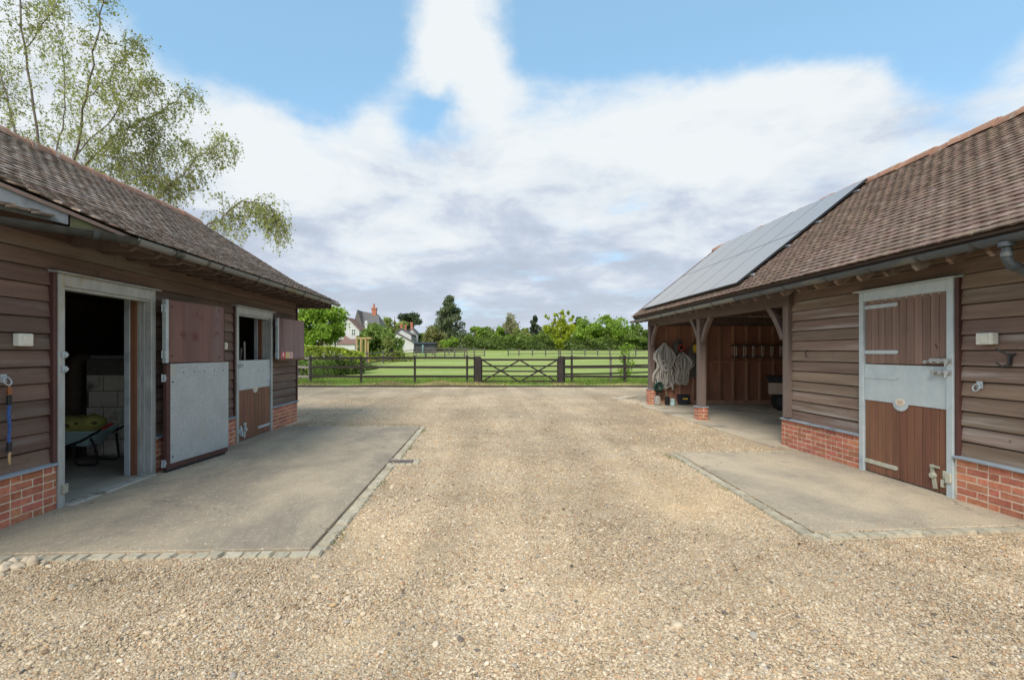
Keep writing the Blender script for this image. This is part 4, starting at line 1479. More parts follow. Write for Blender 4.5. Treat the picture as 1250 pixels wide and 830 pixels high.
# mitred hip, laid as a joined strip of small tiles (far end, few pixels)
m = MB()
for i in range(26):
    f = i / 26
    t = 3.62 + f * 2.45
    p = Vector((-t, hipL(t) + 0.0, zl(t) + 0.035))
    q = Vector((-(t + 0.13), hipL(t + 0.13), zl(t + 0.13) + 0.02))
    m.beam(p, q, 0.10, 0.025)
build('hip_tiles', m, m_tile_l, roofL)
# end slope tiles of the hip
m = MB()
for j in range(27):
    f = j / 27
    t = 3.6 + f * 2.45
    y = hipL(t)
    m.box(-(12.2 - t), y - 0.10, zl(t) + 0.0, -t, y + 0.005, zl(t) + 0.018)
build('hip_courses', m, m_tile_l, roofL)
# rafter feet under the eaves
for i in range(17):
    y = 5.25 + i * 0.405
    m = MB()
    m.prism([(-4.42, 2.68), (-4.42, 2.79), (-3.70, 2.735), (-3.655, 2.70), (-3.66, 2.655), (-3.72, 2.625), (-3.9, 2.625)], 'y', y - 0.025, y + 0.025)
    build('rafter_end', m, m_beam, stable, bev=0.004)
for y in (11.62, 11.85):
    m = MB()
    m.box(-4.6, y, 2.60, -3.66, y + 0.05, 2.70)
    build('rafter_end', m, m_beam, stable)
m = MB()
m.box(-4.44, 11.40, 2.61, -4.34, 12.0, 2.72).box(-3.74, 5.1, 2.66, -3.71, 12.02, 2.72)
build('eaves_board', m, m_beam, stable)
gpath = [(-3.555, 12.1, 2.725), (-3.555, 11, 2.725), (-3.555, 9, 2.724), (-3.555, 7, 2.72), (-3.555, 5.06, 2.718)]
gt = gutter(stable, gpath, 0.058, m_gutter_pale)
for y in (11.5, 10.6, 9.7, 8.75, 7.75, 6.7, 5.7):
    m = MB()
    gutter(gt, [(-3.555, y - 0.018, 2.722), (-3.555, y + 0.018, 2.722)], 0.064, m_gutter_dark, name='gutter_clip')
gt2 = gutter(stable, [(-3.555, 5.10, 2.712), (-3.62, 4.86, 2.708), (-3.92, 4.42, 2.700), (-4.12, 4.12, 2.695), (-4.4, 3.6, 2.69), (-4.42, 2.4, 2.685)], 0.062, m_gutter_dark)
for (x, y) in ((-3.70, 4.74), (-4.10, 4.15)):
    m = MB()
    gutter(gt2, [(x + .012, y + .018, 2.70), (x - .012, y - .018, 2.70)], 0.067, m_gutter, name='gutter_clip')
# lead cheek under the cut edge of the tiles, and the few tiles below it
lead = lambda t: (-t - 0.02, nearL(t) - 0.0)
m = MB()
pts = []
for t, y in ((3.86, None), (4.0, None), (4.2, None), (4.45, None), (4.74, None), (4.74, 2.6), (4.74, 1.5)):
    x, yy = lead(t)
    y = yy if y is None else y
    pts.append(((x, y, zl(t) - 0.015), (x, y, 2.755 + (t - 3.86) * 0.16)))
vs, fs = [], []
for i, (a, b_) in enumerate(pts):
    vs += [a, b_, (a[0] - .02, a[1] + .016, a[2]), (b_[0] - .02, b_[1] + .016, b_[2])]
for i in range(len(pts) - 1):
    k = i * 4
    fs += [(k, k + 1, k + 5, k + 4), (k + 2, k + 6, k + 7, k + 3), (k, k + 4, k + 6, k + 2), (k + 1, k + 3, k + 7, k + 5)]
fs += [(0, 2, 3, 1), (24, 25, 27, 26)]
m.add(vs, fs)
build('lead_flashing', m, m_lead, roofL, bev=0.002)
m = MB()
a, b_ = lead(3.62), lead(3.85)
m.hexa([(a[0], a[1], 2.72), (b_[0], b_[1], 2.73), (b_[0] - .03, b_[1] + .02, 2.73), (a[0] - .03, a[1] + .02, 2.72), (a[0], a[1], 2.755), (b_[0], b_[1], zl(3.85) - 0.01), (b_[0] - .03, b_[1] + .02, zl(3.85) - 0.01), (a[0] - .03, a[1] + .02, 2.755)])
build('eaves_board', m, MAT('mossy_board', (0.06, 0.052, 0.036), (0.10, 0.09, 0.06), 8, rough=0.9, c3=(0.09, 0.095, 0.04), s3=6, t3=(0.55, 0.7)), roofL)
tm = tile_mesh(m_tile_l)
dirc = Vector((-(4.7 - 3.6), nearL(4.7) - 5.0, 0)).normalized()
nrm = Vector((-dirc.y, dirc.x, 0))
if nrm.x < 0:
    nrm = -nrm
for j in range(2):
    for i in range(6):
        t = 3.98 + i * 0.1 + 0.05 * j
        x, y = lead(t)
        c = Vector((x, y, 2.762 + (t - 3.86) * 0.16 - 0.020 + j * 0.025)) + nrm * (0.085 - 0.07 * j)
        up = (-nrm + Vector((0, 0, 0.35))).normalized()
        nr = (Vector((0, 0, 1)) - up * up.z).normalized()
        ya = up.cross(nr)
        link('roof_tile', random.choice(tm), roofL, c, Matrix((ya, up, nr)).transposed().to_euler())

# ------------------------------------------------------------------ right range: open cart bay and closed stable
WR = 5.06
barn = thing('barn_building', 'long weatherboarded range on the right with an open bay and one shut door', 'barn', (7.55, 9.0, 0))
xR = wmap(WR, -1, 0)
DR = (5.352, 6.70)
wall_core('wall', WR, -1, 2.3, 8.42, 0.10, 3.0, [(DR[0] + .02, DR[1] - .02, 2.30)], m_dark_wall, barn)
m = MB()
m.box(9.1, 2.3, 0, 9.2, 15.2, 2.95).box(5.16, 8.22, 0.0, 9.1, 8.32, 3.0).box(5.16, 2.2, 0, 9.2, 2.3, 2.9)
build('wall', m, m_inner_dark, barn)


def segR(z):
    if z > 2.37:
        return [(2.3, 8.24)]
    return [(2.3, DR[0] - 0.05), (DR[1] + 0.02, 8.24)]


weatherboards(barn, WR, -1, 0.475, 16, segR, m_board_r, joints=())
for (a, b_) in ((2.3, DR[0] - 0.003), (DR[1] + 0.003, 8.48)):
    plinth(barn, 5.000, -1, a, b_)
    m = MB()
    m.hexa([(5.08, a, 0.450), (4.968, a, 0.446), (4.968, b_, 0.446), (5.08, b_, 0.450), (5.08, a, 0.486), (4.968, a, 0.468), (4.968, b_, 0.468), (5.08, b_, 0.486)])
    build('plinth_capping', m, m_ledge, barn, bev=0.005)
for y in (DR[0] - 0.048,):
    m = MB()
    m.box(5.0, y, 0.475, 5.05, y + 0.045, 2.36)
    build('corner_post', m, m_door_edge, barn, bev=0.003)
frR = door_frame(barn, WR, -1, DR[0], DR[1], 2.365, m_galv_paint, near_w=0.078, far_w=0.075, reveal=False)
ua, ub = DR[0] + 0.084, DR[1] - 0.08
leaf = plank_leaf(barn, xR, ua, ub, 1.425, 2.235, 0.03, m_plank_up, 11)
leaf['label'] = 'upper door leaf of faded brown planks, shut'
strap(leaf, xR, ub + 0.045, ub - 0.53, 2.155, 0.0495, m_galv_paint)
strap(leaf, xR, ub + 0.045, ub - 0.53, 1.572, 0.0495, m_galv_paint)
bolt(leaf, xR, ua + 0.19, ua - 0.075, 1.475, 0.075, m_galv_dirty)
m = MB(xR)
m.tube([(ua + 0.265, 0.045, 1.46), (ua + 0.265, 0.075, 1.46)], 0.022, 10)
build('knob', m, m_galv_dirty, leaf)
leaf = plank_leaf(barn, xR, ua, ub, 0.025, 0.97, 0.03, m_plank, 11)
leaf['label'] = 'lower door leaf of red brown planks under a pale steel band, shut'
um = (ua + ub) / 2 + 0.025
prof = [(ua, 1.415), (ua, 0.948), (um - 0.16, 0.948)]
for k in range(9):
    a = PI + PI * k / 8
    prof.append((um + 0.115 * math.cos(a), 0.945 + 0.085 * math.sin(a)))
prof += [(um + 0.16, 0.948), (ub, 0.948), (ub, 1.415)]
k = len(prof)
m = MB(xR)
m.add([(u, 0.0505, z) for u, z in prof] + [(u, 0.056, z) for u, z in prof], [tuple(range(k)), tuple(range(2 * k - 1, k - 1, -1))] + [(i, i + k, (i + 1) % k + k, (i + 1) % k) for i in range(k)])
build('metal_band', m, m_galv_paint, leaf)
m = MB(xR)
m.box(ua + 0.003, 0.0, 0.97, ub - 0.003, 0.050, 1.408)
build('door_core', m, m_door_edge, leaf)
badge(leaf, xR, um, 0.965, 0.056)
strap(leaf, xR, ub + 0.045, ub - 0.53, 1.255, 0.0565, m_galv_paint)
strap(leaf, xR, ub + 0.045, ub - 0.53, 0.155, 0.0495, m_rust_steel, 0.026)
bolt(leaf, xR, ua + 0.17, ua - 0.075, 1.352, 0.076, m_galv_dirty)
kick_bolt(leaf, xR, ua + 0.14, 0.20, 0.05, m_rust_steel)
m = MB(xR)
m.box(DR[0] + 0.01, 0.075, 0.165, DR[0] + 0.07, 0.095, 0.275)
build('bolt_keep', m, m_rust_steel, frR, bev=0.003)
m = MB(xR)
m.box(ua, -0.03, 0.0, ub, 0.02, 0.022)
build('door_sill', m, m_sill, barn)

switch_box(barn, xR, 5.0, 1.705, 0.17, 0.115, 0.065)
tie_ring(barn, xR, 5.10, 1.235)
m = MB(xR)
m.tube([(4.76, 0.03, 1.555), (4.80, 0.05, 1.54), (4.86, 0.11, 1.60), (4.865, 0.11, 1.60)], 0.010, 6)
m.tube([(4.80, 0.05, 1.54), (4.80, 0.055, 1.455), (4.83, 0.09, 1.435), (4.855, 0.12, 1.47)], 0.010, 6)
m.box(4.785, 0.03, 1.44, 4.815, 0.045, 1.56)
build('wall_hook', m, m_iron, barn)
m = MB(xR)
m.tube([(7.84, 0.03, 1.60), (7.84, 0.06, 1.59), (7.835, 0.065, 1.53), (7.835, 0.04, 1.50)], 0.008, 6)
build('wall_hook', m, m_iron, barn)

# open bay: posts on brick piers, eaves beam, curved braces
for (y, c, x) in ((11.62, 4, 4.99), (15.06, 6, 4.97)):
    p = pier(barn, x, y, c)
    m = MB()
    m.box(x - 0.125, y - 0.125, c * 0.075, x + 0.125, y + 0.125, c * 0.075 + 0.024)
    build('pier_capping', m, m_ledge, barn, bev=0.004)
    m = MB()
    m.box(x - 0.075, y - 0.08, c * 0.075 + 0.024, x + 0.085, y + 0.08, 2.345)
    build('post', m, m_post, barn, bev=0.008)
m = MB()
m.box(4.975, 8.25, 0.486, 5.135, 8.41, 2.345)
build('post', m, m_post, barn, bev=0.008)
m = MB()
m.box(4.955, 8.2, 2.345, 5.145, 15.3, 2.60)
build('eaves_beam', m, m_beam, barn, bev=0.008)


def brace(x, y, sy):
    m = MB()
    pts = []
    for k in range(9):
        f = k / 8
        a = f * PI / 2
        pts.append((x, y + sy * (0.08 + 0.46 * ((1 - math.cos(a)) * 0.28 + f * 0.72)), 1.80 + 0.57 * (0.72 * f + 0.28 * math.sin(a))))
    vs, fs = [], []
    for i, p in enumerate(pts):
        t_ = (Vector(pts[min(i + 1, 8)]) - Vector(pts[max(i - 1, 0)])).normalized()
        nr_ = Vector((0, -t_.z, t_.y)) * 0.055
        for dx in (-0.04, 0.04):
            for q in (-1, 1):
                vs.append(Vector(p) + nr_ * q + Vector((dx, 0, 0)))
    for i in range(8):
        k = i * 4
        fs += [(k, k + 1, k + 5, k + 4), (k + 3, k + 2, k + 6, k + 7), (k + 2, k, k + 4, k + 6), (k + 1, k + 3, k + 7, k + 5)]
    fs += [(0, 2, 3, 1), (32, 33, 35, 34)]
    m.add(vs, fs)
    build('brace', m, m_post, barn, bev=0.004)


brace(5.05, 8.41, 1), brace(4.99, 11.62, -1), brace(4.99, 11.62, 1), brace(4.97, 15.06, -1)

# far end wall of the bay: boards outside, studs inside
m = MB()
m.box(5.05, 15.20, 0.05, 9.2, 15.25, 2.95)
m.prism([(5.06, 2.95), (9.14, 2.95), (7.10, 4.58)], 'y', 15.20, 15.25)
build('wall', m, m_inner_dark, barn)
for k in range(13):
    z = 0.45 + k * 0.16
    m = MB()
    pr = [(15.25, z), (15.285, z), (15.265, z + 0.175), (15.25, z + 0.175)]
    m.prism(pr, 'x', 4.94 + random.uniform(-.008, .008), 9.25)
    build('weatherboard', m, m_board_r, barn)
m = MB()
m.box(4.955, 15.14, 0.45, 5.05, 15.25, 2.34)
build('corner_post', m, m_post, barn, bev=0.004)
for i in range(9):
    x = 5.42 + i * 0.405
    m = MB()
    m.box(x, 15.105, 0.13, x + 0.05, 15.20, 2.95)
    build('stud', m, m_inner, barn, bev=0.003)
m = MB()
m.box(5.1, 15.09, 0.018, 9.1, 15.20, 0.128)
build('sole_plate', m, m_inner, barn, bev=0.004)
m = MB()
for i in range(10):
    x = 5.42 + i * 0.405
    m.box(x - 0.355 + 0.002, 15.115, 1.26, x - 0.002, 15.198, 1.31)
build('nogging', m, m_inner_dark, barn)
m = MB()
m.box(5.1, 15.08, 2.36, 9.1, 15.19, 2.48)
build('tie_beam', m, m_beam, barn, bev=0.004)
m = MB()
m.box(6.95, 13.2, 2.50, 8.3, 13.26, 2.55)
build('strip_light', m, m_tube_light, barn, bev=0.006)
m = MB()
for y in (11.66, 14.0):
    m.box(5.14, y - 0.07, 2.40, 9.1, y + 0.07, 2.58)
build('tie_beam', m, m_beam, barn, bev=0.006)

# roof of the barn
RE, RZ, RX, RP = 4.55, 2.655, 7.10, 0.80
PROF_R = [(RE, RZ), (RX, RZ + (RX - RE) * RP)]
roofR = thing('roof', None, None, (7.1, 9.0, 2.5))
roofR.parent, roofR.location = barn, Vector((7.1, 9.0, 2.5)) - wpos(barn)
zr = lambda t: RZ + (t - RE) * RP
q_ = lambda t, y: (t, y, zr(t))
bq = lambda t, y: (2 * RX - t, y, zr(t))
solid_sheet('roof_deck', [[q_(RE, 2.0), q_(RE, 15.5), q_(RX, 15.5), q_(RX, 2.0)], [bq(RX, 2.0), bq(RX, 15.5), bq(RE, 15.5), bq(RE, 2.0)]], 0.03, m_deck, roofR)
lay_tiles(roofR, m_tile_r, [(t, z + 0.004) for t, z in PROF_R], 1, lambda t: 2.0, lambda t: 15.52, skip=lambda t, y: y > 9.5 and 4.95 < t < 6.85 and y < 14.5)
ridge_tiles(roofR, m_ridge, RX, zr(RX) - 0.02, 2.6, 15.2)
m = MB()
m.beam((RE + .03, 15.48, RZ - .06), (RX, 15.48, zr(RX) - .08), 0.03, 0.14)
m.beam((2 * RX - RE - .03, 15.48, RZ - .06), (RX, 15.48, zr(RX) - .08), 0.03, 0.14)
build('barge_board', m, m_beam, roofR)
for i in range(33):
    y = 2.6 + i * 0.405
    m = MB()
    m.prism([(5.10, 2.80), (5.10, 3.00), (4.68, 2.66), (4.63, 2.60), (4.63, 2.50), (4.68, 2.455), (4.76, 2.475)], 'y', y - 0.024, y + 0.024)
    build('rafter_end', m, m_board_r if y < 8 else m_post, barn, bev=0.003)
m = MB()
m.box(4.585, 2.2, 2.585, 4.606, 15.45, 2.655)
build('eaves_board', m, m_beam, barn)
GZ = lambda y: 2.575 - (y - 4) * 0.0045
gt = gutter(barn, [(4.51, 2.2, GZ(2.2)), (4.51, 5, GZ(5)), (4.51, 8, GZ(8)), (4.51, 9.0, GZ(9))], 0.062, m_gutter)
gt = gutter(barn, [(4.51, 9.0, GZ(9)), (4.51, 12, GZ(12)), (4.51, 15.55, GZ(15.55))], 0.062, m_gutter_pale)
for y in (2.9, 3.75, 4.6, 5.2, 5.85, 6.6, 7.5, 8.15, 9.0, 9.9, 10.8, 11.8, 12.8, 13.9, 15.0):
    m = MB()
    gutter(gt, [(4.51, y - 0.018, GZ(y)), (4.51, y + 0.018, GZ(y))], 0.068, m_gutter_dark, name='gutter_clip')
m = MB()
m.tube([(4.51, 4.34, 2.525), (4.51, 4.34, 2.485)], 0.058, 14)
m.tube([(4.51, 4.34, 2.49), (4.51, 4.34, 2.385), (4.525, 4.34, 2.35), (4.56, 4.34, 2.32), (4.89, 4.34, 2.16), (4.935, 4.34, 2.125), (4.945, 4.34, 2.07), (4.945, 4.34, 0.05)], 0.036, 14)
m.tube([(4.51, 4.34, 2.435), (4.51, 4.34, 2.395)], 0.043, 14)
m.tube([(4.55, 4.34, 2.325), (4.59, 4.34, 2.305)], 0.043, 14)
build('downpipe', m, m_gutter, barn, smooth=True)
# mossy tilting fillet below the panels
arr = thing('solar_array', 'two rows of dark framed solar panels covering the far end of the tiled roof', 'solar panels', (5.9, 12.0, 3.5))
nrm_r = Vector((-0.6247, 0, 0.7809))


def onroof(t, y, h):
    return Vector((t, y, zr(t))) + nrm_r * h


t0, t1 = 4.66, 7.06
for r_ in range(2):
    ta, tb = t0 + (t1 - t0) * r_ / 2, t0 + (t1 - t0) * (r_ + 1) / 2
    for c in range(5):
        ya, yb = 9.18 + c * 1.105 + 0.006, 9.18 + (c + 1) * 1.105 - 0.006
        e = 0.003
        m = MB()
        P8 = [onroof(ta + e, ya, .085), onroof(ta + e, yb, .085), onroof(tb - e, yb, .085), onroof(tb - e, ya, .085), onroof(ta + e, ya, .122), onroof(ta + e, yb, .122), onroof(tb - e, yb, .122), onroof(tb - e, ya, .122)]
        m.hexa(P8)
        pn = build('solar_panel', m, m_frame_blk, arr, bev=0.003)
        me_ = bpy.data.meshes.new('glass')
        f = 0.007
        cs = [onroof(ta + e + f, ya + f, .1235), onroof(ta + e + f, yb - f, .1235), onroof(tb - e - f, yb - f, .1235), onroof(tb - e - f, ya + f, .1235)]
        org = wpos(pn)
        me_.from_pydata([tuple(v - org) for v in cs], [], [(0, 3, 2, 1)])
        uv = me_.uv_layers.new(name='UVMap')
        L2 = (tb - ta) * 1.287
        for li, (uu, vv) in zip(range(4), ((0, 0), (0, L2), (1.0, L2), (1.0, 0))):
            uv.data[li].uv = (uu, vv)
        me_.materials.append(m_solar)
        link('glass', me_, pn, org)
for t in (4.9, 5.55, 6.1, 6.8):
    m = MB()
    a, b_ = onroof(t, 9.09, 0.055), onroof(t, 14.78, 0.055)
    m.beam(a, b_, 0.045, 0.04, up=nrm_r)
    build('mounting_rail', m, m_silver, arr)


# ------------------------------------------------------------------ things in the yard and buildings
# lead rope hanging from the ring by the first door
t = thing('lead_rope', 'short blue lead rope with clips hanging from the wall ring beside the open door', 'rope', (-4.285, 4.475, 1.27))
x, y = -4.268, 4.49
m = MB()
m.tube([(x, y, 1.285), (x, y, 1.25), (x, y, 1.215)], [.010, .014, .012], 8)
m.box(x - .013, y - .02, 1.19, x + .013, y + .02, 1.245)
build('clip', m, m_copper, t, bev=.003)
pts = [(x + .002 * math.sin(k * .9), y + .003 * math.cos(k * .6), 1.16 - k * 0.0275) for k in range(19)]
m = MB()
for a in range(3):                                      # three twisted strands
    m.tube([(p[0] + .0065 * math.cos(a * 2.094 + i * 1.1), p[1] + .0065 * math.sin(a * 2.094 + i * 1.1), p[2]) for i, p in enumerate(pts)], 0.0085, 6)
build('braid', m, m_blue_rope, t, smooth=True)
for z0, z1 in ((1.10, 1.185), (0.68, 0.765)):
    m = MB()
    m.tube([(x, y, z0), (x, y, z1)], .020, 10)
    build('sleeve', m, m_black, t)
m = MB()
m.tube([(x, y, .68), (x, y, .64), (x, y, .60), (x, y + .004, .565)], [.014, .012, .010, .007], 8)
build('clip', m, m_brass, t)

# wheelbarrow inside the first box, side on, handles to the right
WB = Vector((-5.72, 7.14, 0.0))
t = thing('wheelbarrow', 'pale grey wheelbarrow with dark tubular legs and one red grip inside the open box', 'wheelbarrow', WB)
m = MB()
top, bot = [], []
z1, z0 = .47, .26
outer_t = [(-.42, -.26), (.34, -.22), (.34, .22), (-.42, .26)]
outer_b = [(-.22, -.15), (.16, -.14), (.16, .14), (-.22, .15)]


def ring(poly, z, n=6, r=.07):
    out = []
    k = len(poly)
    for i in range(k):
        p0, p1, p2 = Vector(poly[i - 1]), Vector(poly[i]), Vector(poly[(i + 1) % k])
        a, b_ = p1 + (p0 - p1).normalized() * r, p1 + (p2 - p1).normalized() * r
        for q in range(n):
            f = q / (n - 1)
            out.append(tuple((1 - f) ** 2 * a + 2 * f * (1 - f) * p1 + f * f * b_) + (z,))
    return [Vector(v) + WB for v in out]


rT, rB = ring(outer_t, z1), ring(outer_b, z0, r=.05)
rTi = [v + (WB + Vector((0, 0, z1)) - v) * 0.04 for v in rT]
rBi = [v + Vector((0, 0, .015)) for v in rB]
n = len(rT)
m.add(rT + rB + rTi + rBi, [(i, (i + 1) % n, n + (i + 1) % n, n + i) for i in range(n)] + [(2 * n + i, 3 * n + i, 3 * n + (i + 1) % n, 2 * n + (i + 1) % n) for i in range(n)]
      + [(i, 2 * n + i, 2 * n + (i + 1) % n, (i + 1) % n) for i in range(n)] + [tuple(n + i for i in range(n)), tuple(3 * n + i for i in range(n))])
build('tray', m, m_tub, t, smooth=True)
m = MB()
m.tube(rT + [rT[0]], .012, 6)
build('rim', m, m_tub, t, smooth=True)
for sy, grip in ((-1, m_red_grip), (1, m_rubber)):
    m = MB()
    a = WB + Vector((-.52, sy * .10, .19))
    e = WB + Vector((.58, sy * .27, .585))
    m.tube([a, WB + Vector((-.2, sy * .15, .235)), WB + Vector((.12, sy * .21, .34)), e], .016, 8)
    h = build('handle', m, m_iron, t, smooth=True)
    m = MB()
    dv = (e - WB - Vector((.12, sy * .21, .34))).normalized()
    m.tube([e - dv * .14, e + dv * .02], .021, 8)
    build('grip', m, grip, h)
    m = MB()
    m.tube([WB + Vector((.02, sy * .19, .31)), WB + Vector((.0, sy * .2, .12)), WB + Vector((.05, sy * .2, .03)), WB + Vector((.10, sy * .2, .012)), WB + Vector((.30, sy * .2, .012)),
            WB + Vector((.35, sy * .2, .05)), WB + Vector((.33, sy * .2, .2)), WB + Vector((.28, sy * .235, .39))], .015, 8)
    build('leg', m, m_iron, t, smooth=True)
m = MB()
c = WB + Vector((-.50, 0, .185))
m.tube([c + Vector((.15 * math.cos(a), 0, .15 * math.sin(a))) for a in np.linspace(0, 2 * PI, 21)], .036, 8, False)
wh = build('wheel', m, m_rubber, t, smooth=True)
m = MB()
m.tube([c + Vector((0, -.05, 0)), c + Vector((0, .05, 0))], .05, 12)
for k in range(5):
    a = k * 2 * PI / 5
    m.tube([c, c + Vector((.125 * math.cos(a), 0, .125 * math.sin(a)))], .012, 6)
build('rim', m, m_iron, wh)
m = MB()
m.blob(WB + Vector((-.06, 0, .53)), (.30, .20, .15), 3, .16, 5)
m.blob(WB + Vector((.15, .03, .56)), (.13, .15, .13), 3, .16, 9)
tag(build('feed_sack', m, m_sack, smooth=True), 'lumpy yellow green sack lying in the wheelbarrow', 'sack')
# dim tall things in the boxes
m = MB()
m.tube([(-6.28, 7.60, .02), (-6.25, 7.56, .6), (-6.20, 7.52, 1.1), (-6.16, 7.50, 1.42), (-6.05, 7.49, 1.50), (-5.95, 7.52, 1.50)], [.11, .12, .12, .11, .07, .03], 10)
tag(build('rolled_matting', m, MAT('brown_matting', (0.06, 0.045, 0.035), (0.11, 0.085, 0.065), 10), smooth=True), 'dark brown roll of matting standing at the end of the block partition', 'matting roll')
for i, (x0, x1, lab) in enumerate(((297.5, 294.5, 'pale broom handle leaning inside the half open door, nearer the hinge jamb'), (299.5, 299.8, 'straighter pale broom handle leaning inside the half open door'))):
    pass
tb = thing('yard_broom', 'pale handled yard broom leaning inside the half open stable door', 'broom', (-4.75, 9.55, 0.05))
m = MB()
m.tube([P(299, 470, 9.5), P(298.2, 417, 9.4)], .018, 8)
build('handle', m, MAT('pale_handle', (0.30, 0.28, 0.25), (0.4, 0.38, 0.34), 8, (1, 1, .2)), tb)
b_ = P(299, 470, 9.5)
m = MB()
m.box(b_.x - .2, b_.y - .04, .0, b_.x + .2, b_.y + .04, .14)
m.beam((b_.x, b_.y, .12), P(299, 470, 9.5), .04, .04)
build('head', m, m_rubber, tb)
m = MB()
m.tube([(b_.x - .28, 9.56, 0.0), P(294.5, 425, 9.45)], .02, 8)
tag(build('pole', m, MAT('dull_pole', (0.16, 0.15, 0.14), (0.24, 0.22, 0.21), 8, (1, 1, .2))), 'dull grey pole leaning beside the pale broom handle', 'pole')

# ------------------------------------------------------------------ cart bay contents
GW = 15.085


def hank(label, top, mid, low, wid, strands, mat, seed, group='hay nets hanging on the end wall', knot=True, extra=None):
    """bundle of rope net hanging from a peg: top (x,z), waist (z), bottom z, half widths at belly and foot"""
    rr = random.Random(seed)
    t = thing('hay_net', label, 'hay net', (top[0], GW - .1, low), group)
    m = MB()
    for s_ in range(strands):
        a = rr.uniform(-1, 1)
        d_ = rr.uniform(0.02, 0.20)
        w1, w2 = wid[0] * a, wid[1] * (a * .8 + rr.uniform(-.25, .25))
        zl_ = low + rr.uniform(0, .30) * (top[1] - low) * .6
        pts = []
        for k in range(9):
            f = k / 8
            z = top[1] + (zl_ - top[1]) * f
            fm = (top[1] - mid) / max(top[1] - zl_, .1)
            if f < fm:
                q = f / fm
                x = w1 * 1.1 * math.sin(q * PI * .8) ** 1.5 if q > 0 else 0
            else:
                q = (f - fm) / max(1 - fm, .01)
                x = w1 * .56 * (1 - q) + w2 * q + .25 * w2 * math.sin(PI * q)
            pts.append((top[0] + x + rr.uniform(-.008, .008), GW - .02 - d_ * math.sin(PI * min(1, f * .9 + .08)) - .02, z))
        m.tube(pts, rr.uniform(.010, .016), 5)
        # loop back at the foot
        e = pts[-1]
        r_ = rr.uniform(.02, .05)
        m.tube([e, (e[0] + r_ * .4, e[1] - .01, e[2] - r_), (e[0] + r_ * 1.6, e[1] - .01, e[2] - r_ * .8), (e[0] + r_ * 1.9, e[1], e[2] + .10)], .008, 5)
    build('net', m, mat, t, smooth=True)
    m = MB()
    for s_ in range(14):
        a = rr.uniform(-.75, .75)
        m.tube([(top[0] + wid[0] * .7 * a * math.sin(q_ / 6 * PI * .75), GW - .05, top[1] - .03 + (low + .12 - top[1]) * q_ / 6) for q_ in range(7)], .03, 5)
    build('inner_net', m, m_rope_dk, t)
    if knot:
        m = MB()
        for k in range(10):
            cx, cz = top[0] + rr.uniform(-.07, .07), mid + rr.uniform(-.08, .06)
            r_ = rr.uniform(.06, .13)
            m.tube([(cx + r_ * math.cos(a), GW - .22 + .03 * math.sin(2 * a + k), cz + r_ * math.sin(a) * .9) for a in np.linspace(.2 * k, .2 * k + 5.4, 14)], .010, 5)
        build('knot', m, mat, t, smooth=True)
    m = MB()
    m.tube([(top[0], 15.10, top[1] - .01), (top[0], GW - .14, top[1] + .01), (top[0], GW - .16, top[1] + .04)], .012, 6)
    build('peg', m, m_iron, t)
    return t


def wx(x, y, Y=15.0):
    p = P(x, y, Y)
    return p.x, p.z


x0, zt = wx(811, 418)
hank('long two tier grey hay net, knotted at the waist, nearest the corner post', (x0, zt), wx(0, 446)[1], wx(0, 475)[1], (.34, .36), 74, m_rope, 3)
x0, zt = wx(832.5, 429)
hank('shorter grey hay net with long loose loops, hanging below the red reel', (x0, zt), wx(0, 452)[1], wx(0, 469)[1], (.33, .17), 62, m_rope, 8, knot=False)
x0, zt = wx(846, 420)
hank('narrow grey hay net mostly hidden behind the middle post', (x0, zt), wx(0, 440)[1], wx(0, 461)[1], (.14, .12), 34, m_rope_dk, 12, knot=False)
t = thing('rope_coil', 'dark grey coil of rope hanging above the shorter hay net', 'rope coil', (wx(828, 430)[0], GW, wx(0, 436)[1]))
m = MB()
cx, cz = wx(828.5, 423.5)
for k in range(9):
    r_ = .15 - .008 * k + random.uniform(-.01, .01)
    m.tube([(cx + r_ * math.cos(a) * .9, GW - .06 - .012 * k + .01 * math.sin(3 * a + k), cz - .03 * k * .3 + r_ * math.sin(a) * 1.25) for a in np.linspace(0, 2 * PI, 20)], .011, 5)
build('coil', m, m_rope_dk, t, smooth=True)
m = MB()
m.tube([(cx, 15.1, cz + .12), (cx, GW - .16, cz + .13)], .012, 6)
build('peg', m, m_iron, t)
t = thing('cord_reel', 'small red cord reel hanging in front of the dark rope coil', 'reel', (cx, GW - .2, cz - .1))
m = MB()
m.tube([(cx + .02, GW - .235, cz - .02), (cx + .02, GW - .19, cz - .02)], .075, 14)
build('drum', m, m_black, t)
m = MB()
m.tube([(cx + .02 + .078 * math.cos(a), GW - .245, cz - .02 + .078 * math.sin(a)) for a in np.linspace(0, 2 * PI, 17)], .016, 6)
build('red_flange', m, m_red, t, smooth=True)
t = thing('yellow_strap', 'yellow ratchet strap hanging beside the middle post', 'strap', (wx(846, 430)[0] - .02, GW - .17, 1.3))
m = MB()
a, b_ = wx(846.8, 421), wx(846.8, 431)
m.box(a[0] - .05, GW - .19, b_[1], a[0] + .05, GW - .17, a[1])
m.tube([(a[0], 15.1, a[1] - .005), (a[0], GW - .19, a[1] + .01)], .01, 6)
build('webbing', m, m_yellow, t, bev=.004)

